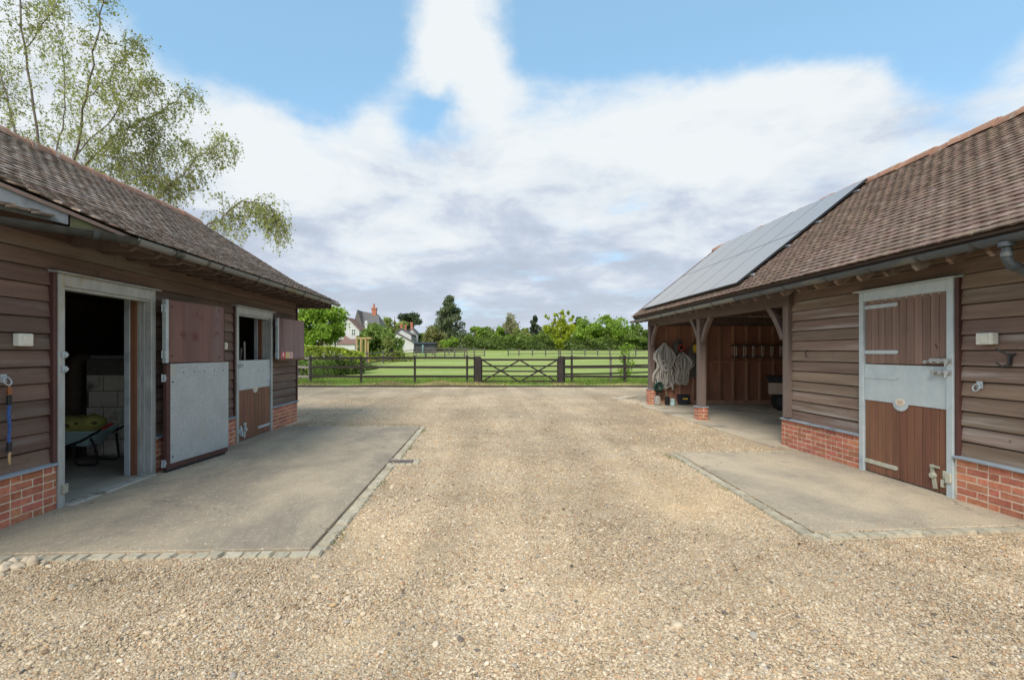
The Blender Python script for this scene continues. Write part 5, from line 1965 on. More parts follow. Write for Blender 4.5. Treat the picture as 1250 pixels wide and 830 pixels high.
# ladder on the end wall
t = thing('ladder', 'aluminium extension ladder hung level across the studs of the end wall', 'ladder', (wx(893, 430)[0], 15.0, wx(0, 437)[1]))
xa, za = wx(893.5, 421.7, 14.98)
_, zb = wx(0, 435.8, 14.98)
for z in (za, zb):
    m = MB()
    m.box(xa, 14.99, z - .03, xa + 2.75, 15.05, z + .03)
    build('rail', m, m_beam, t, bev=.004)
for i in range(10):
    x = xa + .09 + i * .272
    for q in (0, .065):
        m = MB()
        m.tube([(x + q, 15.0 + q * .3, zb), (x + q, 15.0 + q * .3, za)], .014, 6)
        build('rung', m, m_alu, t)
m = MB()
for x in (xa + .5, xa + 2.2):
    m.box(x, 15.05, zb - .06, x + .03, 15.105, zb - .03).box(x, 15.0, zb - .06, x + .03, 15.03, zb + .0)
build('bracket', m, m_iron, t)

# small things along the foot of the end wall
FL = 0.018


def tin(label, px, wpx, hpx, mat, lid, name='tin', group=None, cat='tin'):
    X = P(px, 490, 14.75).x
    r_, h = wpx / F_PX * 14.75 / 2, hpx / F_PX * 14.75
    t = thing(name, label, cat, (X, 14.75, FL), group)
    m = MB()
    m.lathe([(0, 0), (r_ * .95, 0), (r_ * .97, .01), (r_, .012), (r_, h - .012), (r_ * 1.04, h - .008), (r_ * 1.04, h), (0, h)], (X, 14.75, FL), 18)
    build('body', m, mat, t, smooth=True)
    m = MB()
    m.lathe([(0, 0), (r_ * .9, 0), (r_ * .9, .012), (0, .014)], (X, 14.75, FL + h), 18)
    build('lid', m, lid, t, smooth=True)
    m = MB()
    m.tube([(X + r_ * math.cos(a) * 1.03, 14.75 - .02 - .04 * math.sin(a), FL + h * .8 - .06 * math.sin(a)) for a in np.linspace(0, PI, 9)], .004, 5)
    build('handle', m, m_iron, t)


tin('dark tin standing under the long hay net', 814.5, 5.5, 10, m_black, m_rubber, 'paint_tin')
tin('pale grey bucket standing to the right of the dark tin', 821.2, 6.2, 7.5, m_tub, m_plastic_w, 'bucket', cat='bucket')
X = P(834.5, 490, 14.85).x
t = thing('tool_crate', 'dark blue tool crate with a yellow handle under the shorter hay net', 'tool crate', (X, 14.85, FL))
m = MB()
m.hexa([(X - .12, 14.75, FL), (X + .12, 14.75, FL), (X + .12, 15.0, FL), (X - .12, 15.0, FL), (X - .145, 14.72, FL + .27), (X + .145, 14.72, FL + .27), (X + .145, 15.02, FL + .27), (X - .145, 15.02, FL + .27)])
build('body', m, m_navy, t, bev=.012, seg=2)
m = MB()
m.box(X - .15, 14.71, FL + .272, X + .15, 15.03, FL + .30)
build('lid', m, m_navy, t, bev=.008)
m = MB()
m.box(X - .07, 14.70, FL + .17, X + .07, 14.735, FL + .205)
build('handle', m, m_yellow, t, bev=.006)
X = P(802.5, 490, 14.7).x
t = thing('jerrycan', 'grubby white plastic container beside the corner pier', 'container', (X, 14.7, FL))
m = MB()
m.box(X - .07, 14.62, FL, X + .07, 14.80, FL + .28)
build('body', m, MAT('grubby_white_plastic', (0.34, 0.33, 0.30), (0.46, 0.45, 0.41), 8, rough=.6, bump=.1), t, bev=.03, seg=3, smooth=True)
m = MB()
m.tube([(X - .03, 14.71, FL + .27), (X - .03, 14.71, FL + .31)], .025, 10)
m.tube([(X + .055, 14.71, FL + .27), (X + .05, 14.71, FL + .33), (X, 14.71, FL + .33), (X - .005, 14.71, FL + .29)], .012, 6)
build('cap', m, m_black, t)
t = thing('garden_hose', 'dark green coil of hose slumped beside the corner post', 'hose', (P(802, 470, 14.9).x, 14.85, .3))
m = MB()
cx, cz = P(802.5, 471, 14.9).x, P(0, 471, 14.9).z
for k in range(12):
    r_ = random.uniform(.07, .12)
    m.tube([(cx + .02 * (k % 3) + r_ * math.cos(a), 14.84 + .012 * k - .07 + .01 * math.sin(2 * a), cz - .006 * k + r_ * math.sin(a) * 1.15) for a in np.linspace(0, 2 * PI, 16)], .013, 5)
m.tube([(cx, 14.9, cz), (cx + .05, 14.86, cz - .15), (cx + .1, 14.84, cz - .25), (cx + .22, 14.83, cz - .26), (cx + .3, 14.82, cz - .20)], .014, 6)
m.tube([(cx, 14.98, cz + .1), (cx - .03, 15.04, cz + .32), (cx, 15.08, cz + .34)], .014, 6)
build('coil', m, m_green_hose, t, smooth=True)

# black tipping cart in the bay, half hidden by the post
CX, CY = 7.94, 13.6
t = thing('tub_cart', 'black plastic tub cart with a pale board across its front, half behind the bay post', 'cart', (CX, CY, FL))
m = MB()
m.hexa([(CX - .20, CY - .34, .50), (CX + .9, CY - .30, .50), (CX + .9, CY + .35, .50), (CX - .20, CY + .35, .50), (CX - .28, CY - .42, .90), (CX + 1.0, CY - .42, .90), (CX + 1.0, CY + .48, .90), (CX - .28, CY + .48, .90)])
build('tub', m, m_black, t, bev=.03, seg=2)
m = MB()
m.box(CX - .31, CY - .45, .88, CX + 1.02, CY + .51, .93)
build('rim', m, m_black, t, bev=.012)
m = MB()
m.box(CX - .24, CY - .47, .46, CX + .95, CY - .44, .76)
build('front_board', m, m_board_pale, t, bev=.006)
for dx, dy in ((.06, -.30), (.75, -.30), (.06, .35)):
    m = MB()
    m.tube([(CX + dx, CY + dy - .05, .24 + FL), (CX + dx, CY + dy + .05, .24 + FL)], .24, 22)
    wl = build('wheel', m, m_rubber, t, bev=.02, seg=2, smooth=True)
    m = MB()
    m.tube([(CX + dx, CY + dy - .056, .24 + FL), (CX + dx, CY + dy + .056, .24 + FL)], .12, 14)
    build('rim', m, m_iron, wl)
m = MB()
m.box(CX + .02, CY - .24, .24, CX + 1.0, CY - .2, .5).box(CX + .02, CY + .25, .24, CX + 1.0, CY + .29, .5).box(CX + .19, CY - .24, .22, CX + .25, CY + .29, .28)
build('chassis', m, m_iron, t)


t.rotation_euler.z = R(-29)


# ------------------------------------------------------------------ fences and gate
def rail_fence(name, label, pts, heights, rails, mat, post=(0.10, 0.10), rail=(0.035, 0.11), group=None, post_h=None, front=-1, mats2=None):
    """pts: list of (x, y); a post at each, rails between; each post and rail is a part"""
    t = thing(name, label, 'fence', (pts[0][0], pts[0][1], g(pts[0][1])), group)
    pm = {}
    for i, (x, y) in enumerate(pts):
        z0 = max(g(y), 0)
        h = heights + random.uniform(-.03, .03)
        m = MB()
        m.box(x - post[0] / 2, y - post[1] / 2, z0 - .1, x + post[0] / 2, y + post[1] / 2, z0 + h)
        build('post', m, (mats2 or {}).get(i, mat), t, bev=.006)
        if i + 1 < len(pts):
            x2, y2 = pts[i + 1]
            z2 = max(g(y2), 0)
            dv = Vector((x2 - x, y2 - y, 0)).normalized()
            nv = Vector((dv.y, -dv.x, 0)) * (post[1] / 2 + rail[0] / 2 + .002)
            if front > 0:
                nv = -nv
            for k, rz in enumerate(rails):
                a = Vector((x, y, z0 + rz + random.uniform(-.012, .012))) + nv + dv * .004
                b_ = Vector((x2, y2, z2 + rz + random.uniform(-.012, .012))) + nv - dv * .004
                m = MB()
                m.beam(a, b_, rail[0], rail[1])
                build('rail', m, (mats2 or {}).get(('r', i), mat), t, bev=.004)
    return t


YF = 25.0
FXP = lambda px: (px - VX) / F_PX * YF
lx = [FXP(p) for p in (379, 440.9, 506.4, 570.2)] + [FXP(579.4)]
rail_fence('post_and_rail_fence', 'dark three rail fence in front of the paddock, left of the gate', [(x, YF) for x in lx], 1.40, (1.285, 0.83, 0.375), m_fence)
rail_fence('post_and_rail_fence', 'grey weathered length of rail fence running past the hedge end behind the stable corner', [(FXP(340), YF + .45), (FXP(360), YF + .3), (FXP(377.3), YF + .12)], 1.36, (1.26, 0.83, 0.36), m_fence_grey)
rx = [FXP(687.6), FXP(697.9), FXP(762.4), FXP(827)]
rail_fence('post_and_rail_fence', 'dark three rail fence between the gate and the open bay', [(x, YF) for x in rx], 1.40, (1.285, 0.83, 0.375), m_fence)
rail_fence('post_and_rail_fence', 'thinner paddock fence crossing behind the right hand dark fence', [(FXP(689.5), YF + .25), (P(745.5, 460, 26.4).x, 26.4), (P(815, 460, 28).x, 28.0)], 1.38, (1.26, 0.86, 0.46), m_fence, rail=(.03, .08), mats2={1: m_fence_grey})

gt = thing('field_gate', 'dark five bar field gate with crossed braces between two stout posts', 'gate', (FXP(634), YF, 0))
for a, b_ in ((579.8, 587.4), (681.3, 687.3)):
    m = MB()
    xa, xb = FXP(a), FXP(b_)
    m.box(xa, YF - .14, -.1, xb, YF + .14, 1.34)
    m.prism([(xa, 1.34), (xb, 1.34), ((xa + xb) / 2, 1.38)], 'y', YF - .14, YF + .14)
    build('gate_post', m, m_fence, gt, bev=.012)
gxa, gxb = FXP(588), FXP(680.8)
zz = (1.20, .88, .62, .38, .13)
for i, z in enumerate(zz):
    m = MB()
    h = .10 if i == 0 else .075
    m.box(gxa, YF - .02, z - h / 2, gxb, YF + .02, z + h / 2)
    build('bar', m, m_fence, gt, bev=.004)
xm = (gxa + gxb) / 2
for a, b_ in (((gxa + .05, 1.17), (xm, .10)), ((gxa + .05, .13), (xm - .02, 1.17)), ((xm + .02, 1.17), (gxb - .05, .10)), ((xm, .10), (gxb - .05, 1.17))):
    m = MB()
    m.beam((a[0], YF - .035, a[1]), (b_[0], YF - .035, b_[1]), .075, .028, up=(0, 1, 0))
    build('brace', m, m_fence, gt, bev=.003)
for x in (gxa, gxb):
    m = MB()
    m.box(x - .035, YF - .03, .08, x + .035, YF + .03, 1.26)
    build('stile', m, m_fence, gt, bev=.004)

m = MB()
tb = thing('timber_edging', 'long dark timber edging board along the far end of the gravel', 'edging', (0, 22.9, 0))
for a, b_ in ((-9.5, -5.0), (-4.98, -.9), (-.88, 3.0), (3.02, 7.4)):
    m = MB()
    m.box(a, 22.88, -.08, b_, 22.93, .045)
    build('board', m, m_fence, tb, bev=.006)

# white edged ramp slab at the far corner of the barn
m = MB()
m.prism([(4.62, 15.55), (4.15, 16.6), (5.0, 17.6), (5.3, 17.5), (4.45, 16.6), (4.85, 15.6)], 'z', -.06, .05)
tag(build('edging_slab', m, m_conc_floor, bev=.01), 'pale concrete edging turning round the far corner of the open bay', 'edging')

# paddock fences out in the field
q = lambda x, Y: ((x - VX) / F_PX * Y, Y)
rail_fence('paddock_fence', 'two rail paddock fence far out, right of the gap, below the tree belt', [q(x, 88) for x in (620.3, 633.5, 650, 666, 682, 698, 714, 729.5, 744.5, 760, 776, 792)], 1.25, (1.0, .45), m_fence_far, (.20, .16), (.05, .12))
rail_fence('paddock_fence', 'far paddock fence ending at a stout post left of the gap', [q(x, 84) for x in (520, 531, 543, 555, 567, 579, 591.5)], 1.45, (1.25, .72, .30), m_fence_far, (.20, .16), (.05, .11))
rail_fence('paddock_fence', 'paddock fence running away beside the hedge towards the white house', [q(400, 33), q(425, 38), q(448, 44), q(468, 52), q(487, 62), q(505, 74), q(519, 84)], 1.35, (1.2, .75, .35), m_fence_far, (.12, .12), (.04, .09))
rail_fence('paddock_fence', 'short cross fence in front of the black shed', [q(508, 92), q(528, 92), q(548, 92), q(570, 92)], 1.4, (1.25, .7), m_fence_far, (.18, .16), (.05, .11))


# ------------------------------------------------------------------ vegetation
def leaf_cloud(C, size, aspect=0.55, droop=0.0, flat=0.0):
    """diamond leaves at centres C (n,3): returns V, F"""
    n = len(C)
    d1 = RNG.normal(size=(n, 3))
    d1[:, 2] = d1[:, 2] * (1 - flat) - droop
    d1 /= np.linalg.norm(d1, axis=1, keepdims=True)
    d2 = np.cross(d1, RNG.normal(size=(n, 3)))
    d2 /= np.linalg.norm(d2, axis=1, keepdims=True) + 1e-9
    s = size * np.exp(RNG.normal(0, .28, n))[:, None]
    nrm = np.cross(d1, d2)
    V = np.stack([C - d1 * s, C - d2 * s * aspect + nrm * s * .12, C + d1 * s, C + d2 * s * aspect + nrm * s * .12], 1).reshape(-1, 3)
    F = np.arange(4 * n).reshape(-1, 4)
    return V, F


def leaf_object(name, C, size, mat, parent, aspect=.55, droop=0.0, flat=0.0):
    V, F = leaf_cloud(C, size, aspect, droop, flat)
    org = np.array(wpos(parent))
    me = fast_mesh(name, V - org, 4, F, mat)
    return link(name, me, parent, org)


def blob_points(n, centers, radii, shell=.55):
    k = RNG.integers(0, len(centers), n)
    d = RNG.normal(size=(n, 3))
    d /= np.linalg.norm(d, axis=1, keepdims=True)
    r = RNG.random(n) ** (1 / 3.0) * (1 - shell) + shell * np.abs(RNG.normal(.9, .22, n))
    r = r * np.where(RNG.random(n) < .10, RNG.uniform(1.1, 1.55, n), 1.0)
    return centers[k] + d * r[:, None] * radii[k]


def tree(label, px, Y, top, base, half, mat, n=3500, leaf=.22, trunk=None, name='broadleaf_tree', clumps=18, shape='round', airy=0.0, group=None, bark=None, gaps=None, aspect=.6):
    """tree at pixel column px, distance Y, crown between picture heights top and base, half width in pixels"""
    c = P(px, 430, Y)
    k = Y / F_PX
    ztop, zbase, hw = EYE + (VY - top) * k, EYE + (VY - base) * k, half * k
    z0 = g(Y)
    t = thing(name, label, 'tree', (c.x, Y, z0), group)
    cz, hz = (ztop + zbase) / 2, (ztop - zbase) / 2
    cen, rad = [], []
    for i in range(clumps):
        if shape == 'cone':
            f = (i + .5) / clumps
            z = zbase + (ztop - zbase) * f
            w_ = hw * (1.02 - f) ** .68 * (1 + .12 * math.sin(i * 2.3))
            for q_ in range(max(2, int(6 * (1 - f) + 2))):
                a = RNG.uniform(0, 6.28)
                rr = w_ * RNG.uniform(.35, .95)
                cen.append((c.x + rr * math.cos(a), Y + rr * math.sin(a), z - .1 * rr))
                rad.append((hw * .36 * (1.2 - f * .8), hw * .36 * (1.2 - f * .8), hz * .13))
        else:
            while True:
                v = RNG.uniform(-1, 1, 3)
                if np.linalg.norm(v) < 1:
                    break
            v = v / np.linalg.norm(v) * (np.linalg.norm(v) ** .5) * RNG.uniform(.6, .95)
            if shape == 'dome':
                v[2] = abs(v[2]) * 1.75 - .72
            if shape == 'flat':
                v[2] *= .8
            s_ = RNG.uniform(.17, .42)
            cen.append((c.x + v[0] * hw, Y + v[1] * hw, cz + v[2] * hz))
            rad.append((hw * s_, hw * s_, hz * s_ * RNG.uniform(.6, 1.0)))
    cen, rad = np.array(cen), np.array(rad)
    C = blob_points(n, cen, rad)
    C = C[C[:, 2] > z0 + .1]
    bk = bark or m_bark
    m = MB()
    tw = trunk or max(.12, hw * .09)
    zt = cz + hz * .55
    m.tube([(c.x, Y, z0 - .2), (c.x + .05 * hw, Y, z0 + (zt - z0) * .35), (c.x - .03 * hw, Y, z0 + (zt - z0) * .7), (c.x, Y, zt)], [tw, tw * .75, tw * .5, tw * .15], 8)
    build('trunk', m, bk, t, smooth=True)
    m = MB()
    for i in RNG.choice(len(cen), min(len(cen), 12), replace=False):
        e = cen[i]
        zs = z0 + (e[2] - z0) * RNG.uniform(.45, .75)
        s0 = Vector((c.x, Y, min(zs, zt)))
        mid = s0.lerp(Vector(e), .5) + Vector((0, 0, .08 * hz))
        m.tube([s0, mid, Vector(e), Vector(e) + Vector(((e[0] - c.x) * .2, (e[1] - Y) * .2, .1 * hz))], [tw * .42, tw * .3, tw * .16, tw * .05], 5)
    build('limbs', m, bk, t, smooth=True)
    leaf_object('crown', C, leaf, mat, t, aspect=aspect)
    return t


L_fresh = LEAF('spring_leaf', (0.152, 0.254, 0.032), (0.275, 0.392, 0.058))
L_mid = LEAF('mid_green_leaf', (0.112, 0.180, 0.039), (0.210, 0.285, 0.068))
L_dark = LEAF('dark_conifer_leaf', (0.041, 0.065, 0.035), (0.084, 0.111, 0.057), .15)
L_conif = LEAF('grey_green_conifer_leaf', (0.078, 0.105, 0.051), (0.147, 0.177, 0.087), .15)
L_olive = LEAF('olive_leaf', (0.174, 0.181, 0.070), (0.275, 0.268, 0.109))
L_lime = LEAF('yellow_green_leaf', (0.255, 0.315, 0.025), (0.40, 0.44, 0.05))
L_pale = LEAF('pale_spring_leaf', (0.217, 0.266, 0.077), (0.329, 0.378, 0.119))
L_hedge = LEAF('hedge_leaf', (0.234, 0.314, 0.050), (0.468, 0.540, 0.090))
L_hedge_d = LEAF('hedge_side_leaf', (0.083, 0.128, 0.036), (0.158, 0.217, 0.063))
L_birch = LEAF('birch_leaf', (0.24, 0.265, 0.09), (0.39, 0.40, 0.165), .48)
L_white = LEAF('white_blossom', (0.52, 0.52, 0.48), (0.70, 0.70, 0.66), .2, (1, 1, 1))
L_bare = LEAF('budding_twig_leaf', (0.231, 0.217, 0.119), (0.322, 0.315, 0.182))

tree('bright green broadleaf tree just past the far corner of the stable', 390, 46, 365, 432, 36, L_fresh, 8200, .15, clumps=30, name='broadleaf_tree')
tree('small light green tree at the edge of the white gable', 409, 52, 391, 414, 10, L_fresh, 1100, .13, clumps=9)
tree('dark bushy tree in front of the dark roofed house', 462, 60, 389, 442, 26, L_mid, 9500, .17, clumps=26, name='broadleaf_tree', shape='dome')
tree('dark rounded shrub just right of the timber posts, below the white gable', 447, 64, 396, 440, 13, L_hedge_d, 3200, .15, clumps=16, name='garden_shrub', shape='dome')
tree('shrub in white blossom right of the timber posts', 479, 58, 404, 441, 13, L_pale, 1300, .14, clumps=12, name='blossom_shrub', shape='dome')
tree('pale spring tree beside the flat topped cedar', 482, 150, 377, 415, 14, L_pale, 1700, .34, clumps=14)
tree('dark flat topped cedar above the small white house', 500, 155, 378, 408, 16, L_dark, 2800, .34, clumps=13, shape='flat', name='cedar_tree')
tree('very tall dark green conifer, the tallest tree beyond the field', 549, 118, 363, 432, 29, L_conif, 12000, .25, clumps=16, shape='cone', name='conifer_tree')
tree('olive brown bushy tree in front of the tallest conifer', 529, 108, 393, 432, 20, L_olive, 4600, .25, clumps=22, shape='dome')
tree('rounded bright green bush at the foot of the tallest conifer', 551, 104, 409, 427, 14, L_fresh, 1700, .2, clumps=14, shape='dome', name='bush')
tree('mid green tree right of the tallest conifer', 580, 122, 394, 430, 16, L_fresh, 3600, .26, clumps=16)
tree('half bare pale tree left of the twin topped one', 603, 124, 389, 430, 15, L_pale, 3000, .26, clumps=16)
tree('airy half bare tree with open branches, tallest of the pale group', 624, 124, 386, 430, 16, L_bare, 2550, .24, clumps=18)
tree('dense dark evergreen standing up above the belt', 653, 135, 386, 418, 10.5, L_dark, 3400, .28, clumps=12, shape='cone', name='conifer_tree')
tree('olive brown round tree below the dense dark evergreen', 650, 118, 404, 425, 16, L_olive, 2600, .24, clumps=18, shape='dome')
tree('small dark evergreen poking up behind the bright pair', 707, 140, 387, 412, 8, L_dark, 1500, .3, clumps=10, shape='round', name='conifer_tree')
tree('bright green spreading tree right of the yellow green sapling', 716, 118, 391, 430, 22, L_fresh, 6300, .25, clumps=24)
tree('tallest bright green domed tree near the right end of the belt', 741, 118, 386, 431, 24, L_fresh, 7200, .25, clumps=26)
tree('thin leaved tree showing sky through it by the barn corner', 781, 112, 393, 430, 18, L_mid, 3450, .24, clumps=18)
tree('mid green tree filling the gap below the barn eaves', 800, 118, 398, 424, 14, L_fresh, 2700, .26, clumps=14)

for (lab, px, top, half, mt) in (('soft mid green tree just right of the tall conifer group', 592, 399, 14, L_mid), ('light green tree behind the half bare pair', 613, 397, 13, L_fresh),
                                 ('pale tree between the airy tree and the evergreen', 638, 400, 13, L_pale), ('low green tree right of the dense evergreen', 668, 400, 13, L_mid),
                                 ('light green tree directly behind the yellow green sapling', 692, 398, 14, L_fresh), ('full light green tree behind the dome, towards the barn', 762, 394, 14, L_fresh), ('soft green tree beside the thin leaved tree', 772, 400, 13, L_pale)):
    tree(lab, px, 121, top, 431, half, mt, 3200, .26, clumps=18, group=None)

# yellow green young tree standing in the field with a bare stem and loose top
t = thing('young_tree', 'yellow green young tree with a loose sprouting top standing in front of the belt', 'tree', (P(684, 430, 78).x, 78, g(78)))
k = 78 / F_PX
cx = P(684, 430, 78).x
cen, rad = [], []
for (x, y, r_) in ((672, 403, 7), (684, 400, 8), (694, 404, 7), (679, 409, 7), (690, 410, 6), (667, 401, 4.5), (699, 399, 4), (682, 417, 5), (684, 423, 4.5), (686, 393, 5)):
    cen.append((P(x, y, 78).x, 78 + RNG.uniform(-.5, .5), P(x, y, 78).z)), rad.append((r_ * k, r_ * k, r_ * k * .8))
C1 = blob_points(3400, np.array(cen), np.array(rad))
cen2, rad2 = [], []
for i in range(16):
    x, y = RNG.uniform(666, 700), RNG.uniform(380, 396)
    cen2.append((P(x, y, 78).x, 78 + RNG.uniform(-.6, .6), P(x, y, 78).z)), rad2.append((1.6 * k, 1.6 * k, 2.2 * k))
C2 = blob_points(420, np.array(cen2), np.array(rad2))
leaf_object('crown', np.concatenate([C1, C2]), .19, L_lime, t)
m = MB()
m.tube([(cx, 78, g(78) - .1), (cx, 78, P(0, 415, 78).z), (cx + .05, 78, P(0, 396, 78).z), (cx + .1, 78, P(0, 383, 78).z)], [.11, .09, .06, .02], 7)
build('trunk', m, m_bark, t, smooth=True)
m = MB()
for e in cen + cen2:
    zs = max(P(0, 420, 78).z, e[2] - abs(e[0] - cx) * .7 - .4)
    m.tube([(cx, 78, min(zs, P(0, 392, 78).z)), ((cx + e[0]) / 2, e[1], (zs + e[2]) / 2 + .1), e], [.045, .03, .012], 5)
build('limbs', m, m_bark, t, smooth=True)


def hedge(label, x0, x1, Y0, Y1, ztop, depth, mat, n, leaf, name='hedge', top_mat=None, lumpy=.25, base=None):
    """hedge between two ground points"""
    t = thing(name, label, 'hedge', ((x0 + x1) / 2, (Y0 + Y1) / 2, g((Y0 + Y1) / 2)))
    a = RNG.random(n)
    ph = RNG.uniform(0, 6, 4)
    lump = lambda f: lumpy * (np.sin(f * 17 + ph[0]) * .4 + np.sin(f * 41 + ph[1]) * .3 + np.sin(f * 90 + ph[2]) * .3)
    gz_ = np.array([g(Y0 + (Y1 - Y0) * f) for f in a])
    zt = np.interp(a, np.linspace(0, 1, len(ztop)), ztop) + lump(a)
    hh = zt - gz_
    v = RNG.random(n)
    u = RNG.uniform(-1, 1, n)
    on_top = RNG.random(n) < .4
    v = np.where(on_top, 1 - np.abs(RNG.normal(0, .05, n)), v)
    u = np.where(on_top, u, -1 + np.abs(RNG.normal(0, .25, n)))
    wz = depth / 2 * (1 - .35 * v ** 3) * (1 + .15 * np.sin(a * 55 + v * 5))
    dv = np.array([x1 - x0, Y1 - Y0])
    dv = dv / np.linalg.norm(dv)
    nv = np.array([-dv[1], dv[0]])
    if nv[1] < 0:
        nv = -nv
    C = np.stack([x0 + (x1 - x0) * a + nv[0] * u * wz, Y0 + (Y1 - Y0) * a + nv[1] * u * wz, gz_ + hh * v], -1)
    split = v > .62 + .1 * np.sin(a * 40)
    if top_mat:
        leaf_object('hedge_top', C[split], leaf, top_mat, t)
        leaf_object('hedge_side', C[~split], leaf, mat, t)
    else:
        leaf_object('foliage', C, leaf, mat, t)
    m = MB()
    for i in range(22):
        f = (i + .5) / 22
        x, y = x0 + (x1 - x0) * f, Y0 + (Y1 - Y0) * f
        z0 = g(y)
        zt_ = float(np.interp(f, np.linspace(0, 1, len(ztop)), ztop)) - .25
        m.tube([(x, y, z0 - .1), (x + RNG.uniform(-.2, .2), y + RNG.uniform(-.2, .2), (z0 + zt_) / 2), (x + RNG.uniform(-.3, .3), y + RNG.uniform(-.2, .2), zt_)], [.05, .035, .015], 5)
    build('stems', m, m_bark, t)
    return t


xh0, xh1 = P(330, 430, 30).x, P(437, 430, 34).x
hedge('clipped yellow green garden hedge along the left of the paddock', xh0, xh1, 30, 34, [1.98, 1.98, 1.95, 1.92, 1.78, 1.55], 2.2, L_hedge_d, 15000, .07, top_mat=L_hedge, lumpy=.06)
hedge('low rough undergrowth along the foot of the garden fence', P(366, 430, 27.5).x, P(455, 430, 40).x, 27.5, 40, [1.0, 1.1, .9, .8, .7, .5], 1.0, L_mid, 4500, .06, name='scrub', lumpy=.25)
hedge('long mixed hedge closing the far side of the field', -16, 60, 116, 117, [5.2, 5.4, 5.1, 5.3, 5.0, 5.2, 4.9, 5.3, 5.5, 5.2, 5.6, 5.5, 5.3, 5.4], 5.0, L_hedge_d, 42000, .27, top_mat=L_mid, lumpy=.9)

# leafy weed growing through the fence by the barn corner
t = thing('leafy_shrub', 'straggling leafy shrub growing through the fence beside the barn corner', 'shrub', (FXP(772), 26.2, 0))
cen, rad = [], []
for i in range(26):
    f = i / 26
    cen.append((FXP(771 + RNG.uniform(-7, 9) * (1 - .2 * f)), 26.0 + RNG.uniform(-.3, .3), .15 + 1.85 * f)), rad.append((.22, .18, .16))
leaf_object('foliage', blob_points(800, np.array(cen), np.array(rad)), .05, L_fresh, t)
m = MB()
for c in cen[::2]:
    m.tube([(FXP(772), 26.1, 0), ((FXP(772) + c[0]) / 2, 26.1, c[2] * .6), c], [.015, .01, .004], 5)
build('stems', m, m_bark, t)
# flowering border by the garden fence
t = thing('flower_border', 'low border of yellow flowers along the garden fence', 'flower border', (P(465, 436, 52).x, 52, g(52)))
a = RNG.random(900)
C = np.stack([P(446, 430, 52).x + (P(503, 430, 60).x - P(446, 430, 52).x) * a, 52.8 + 8 * a + RNG.normal(0, .3, 900), g(54) + RNG.random(900) * .75], -1)
leaf_object('flowers', C[:560], .07, LEAF('yellow_flower', (0.42, 0.34, 0.03), (0.58, 0.47, 0.06)), t)
leaf_object('foliage', C[560:], .09, L_mid, t)


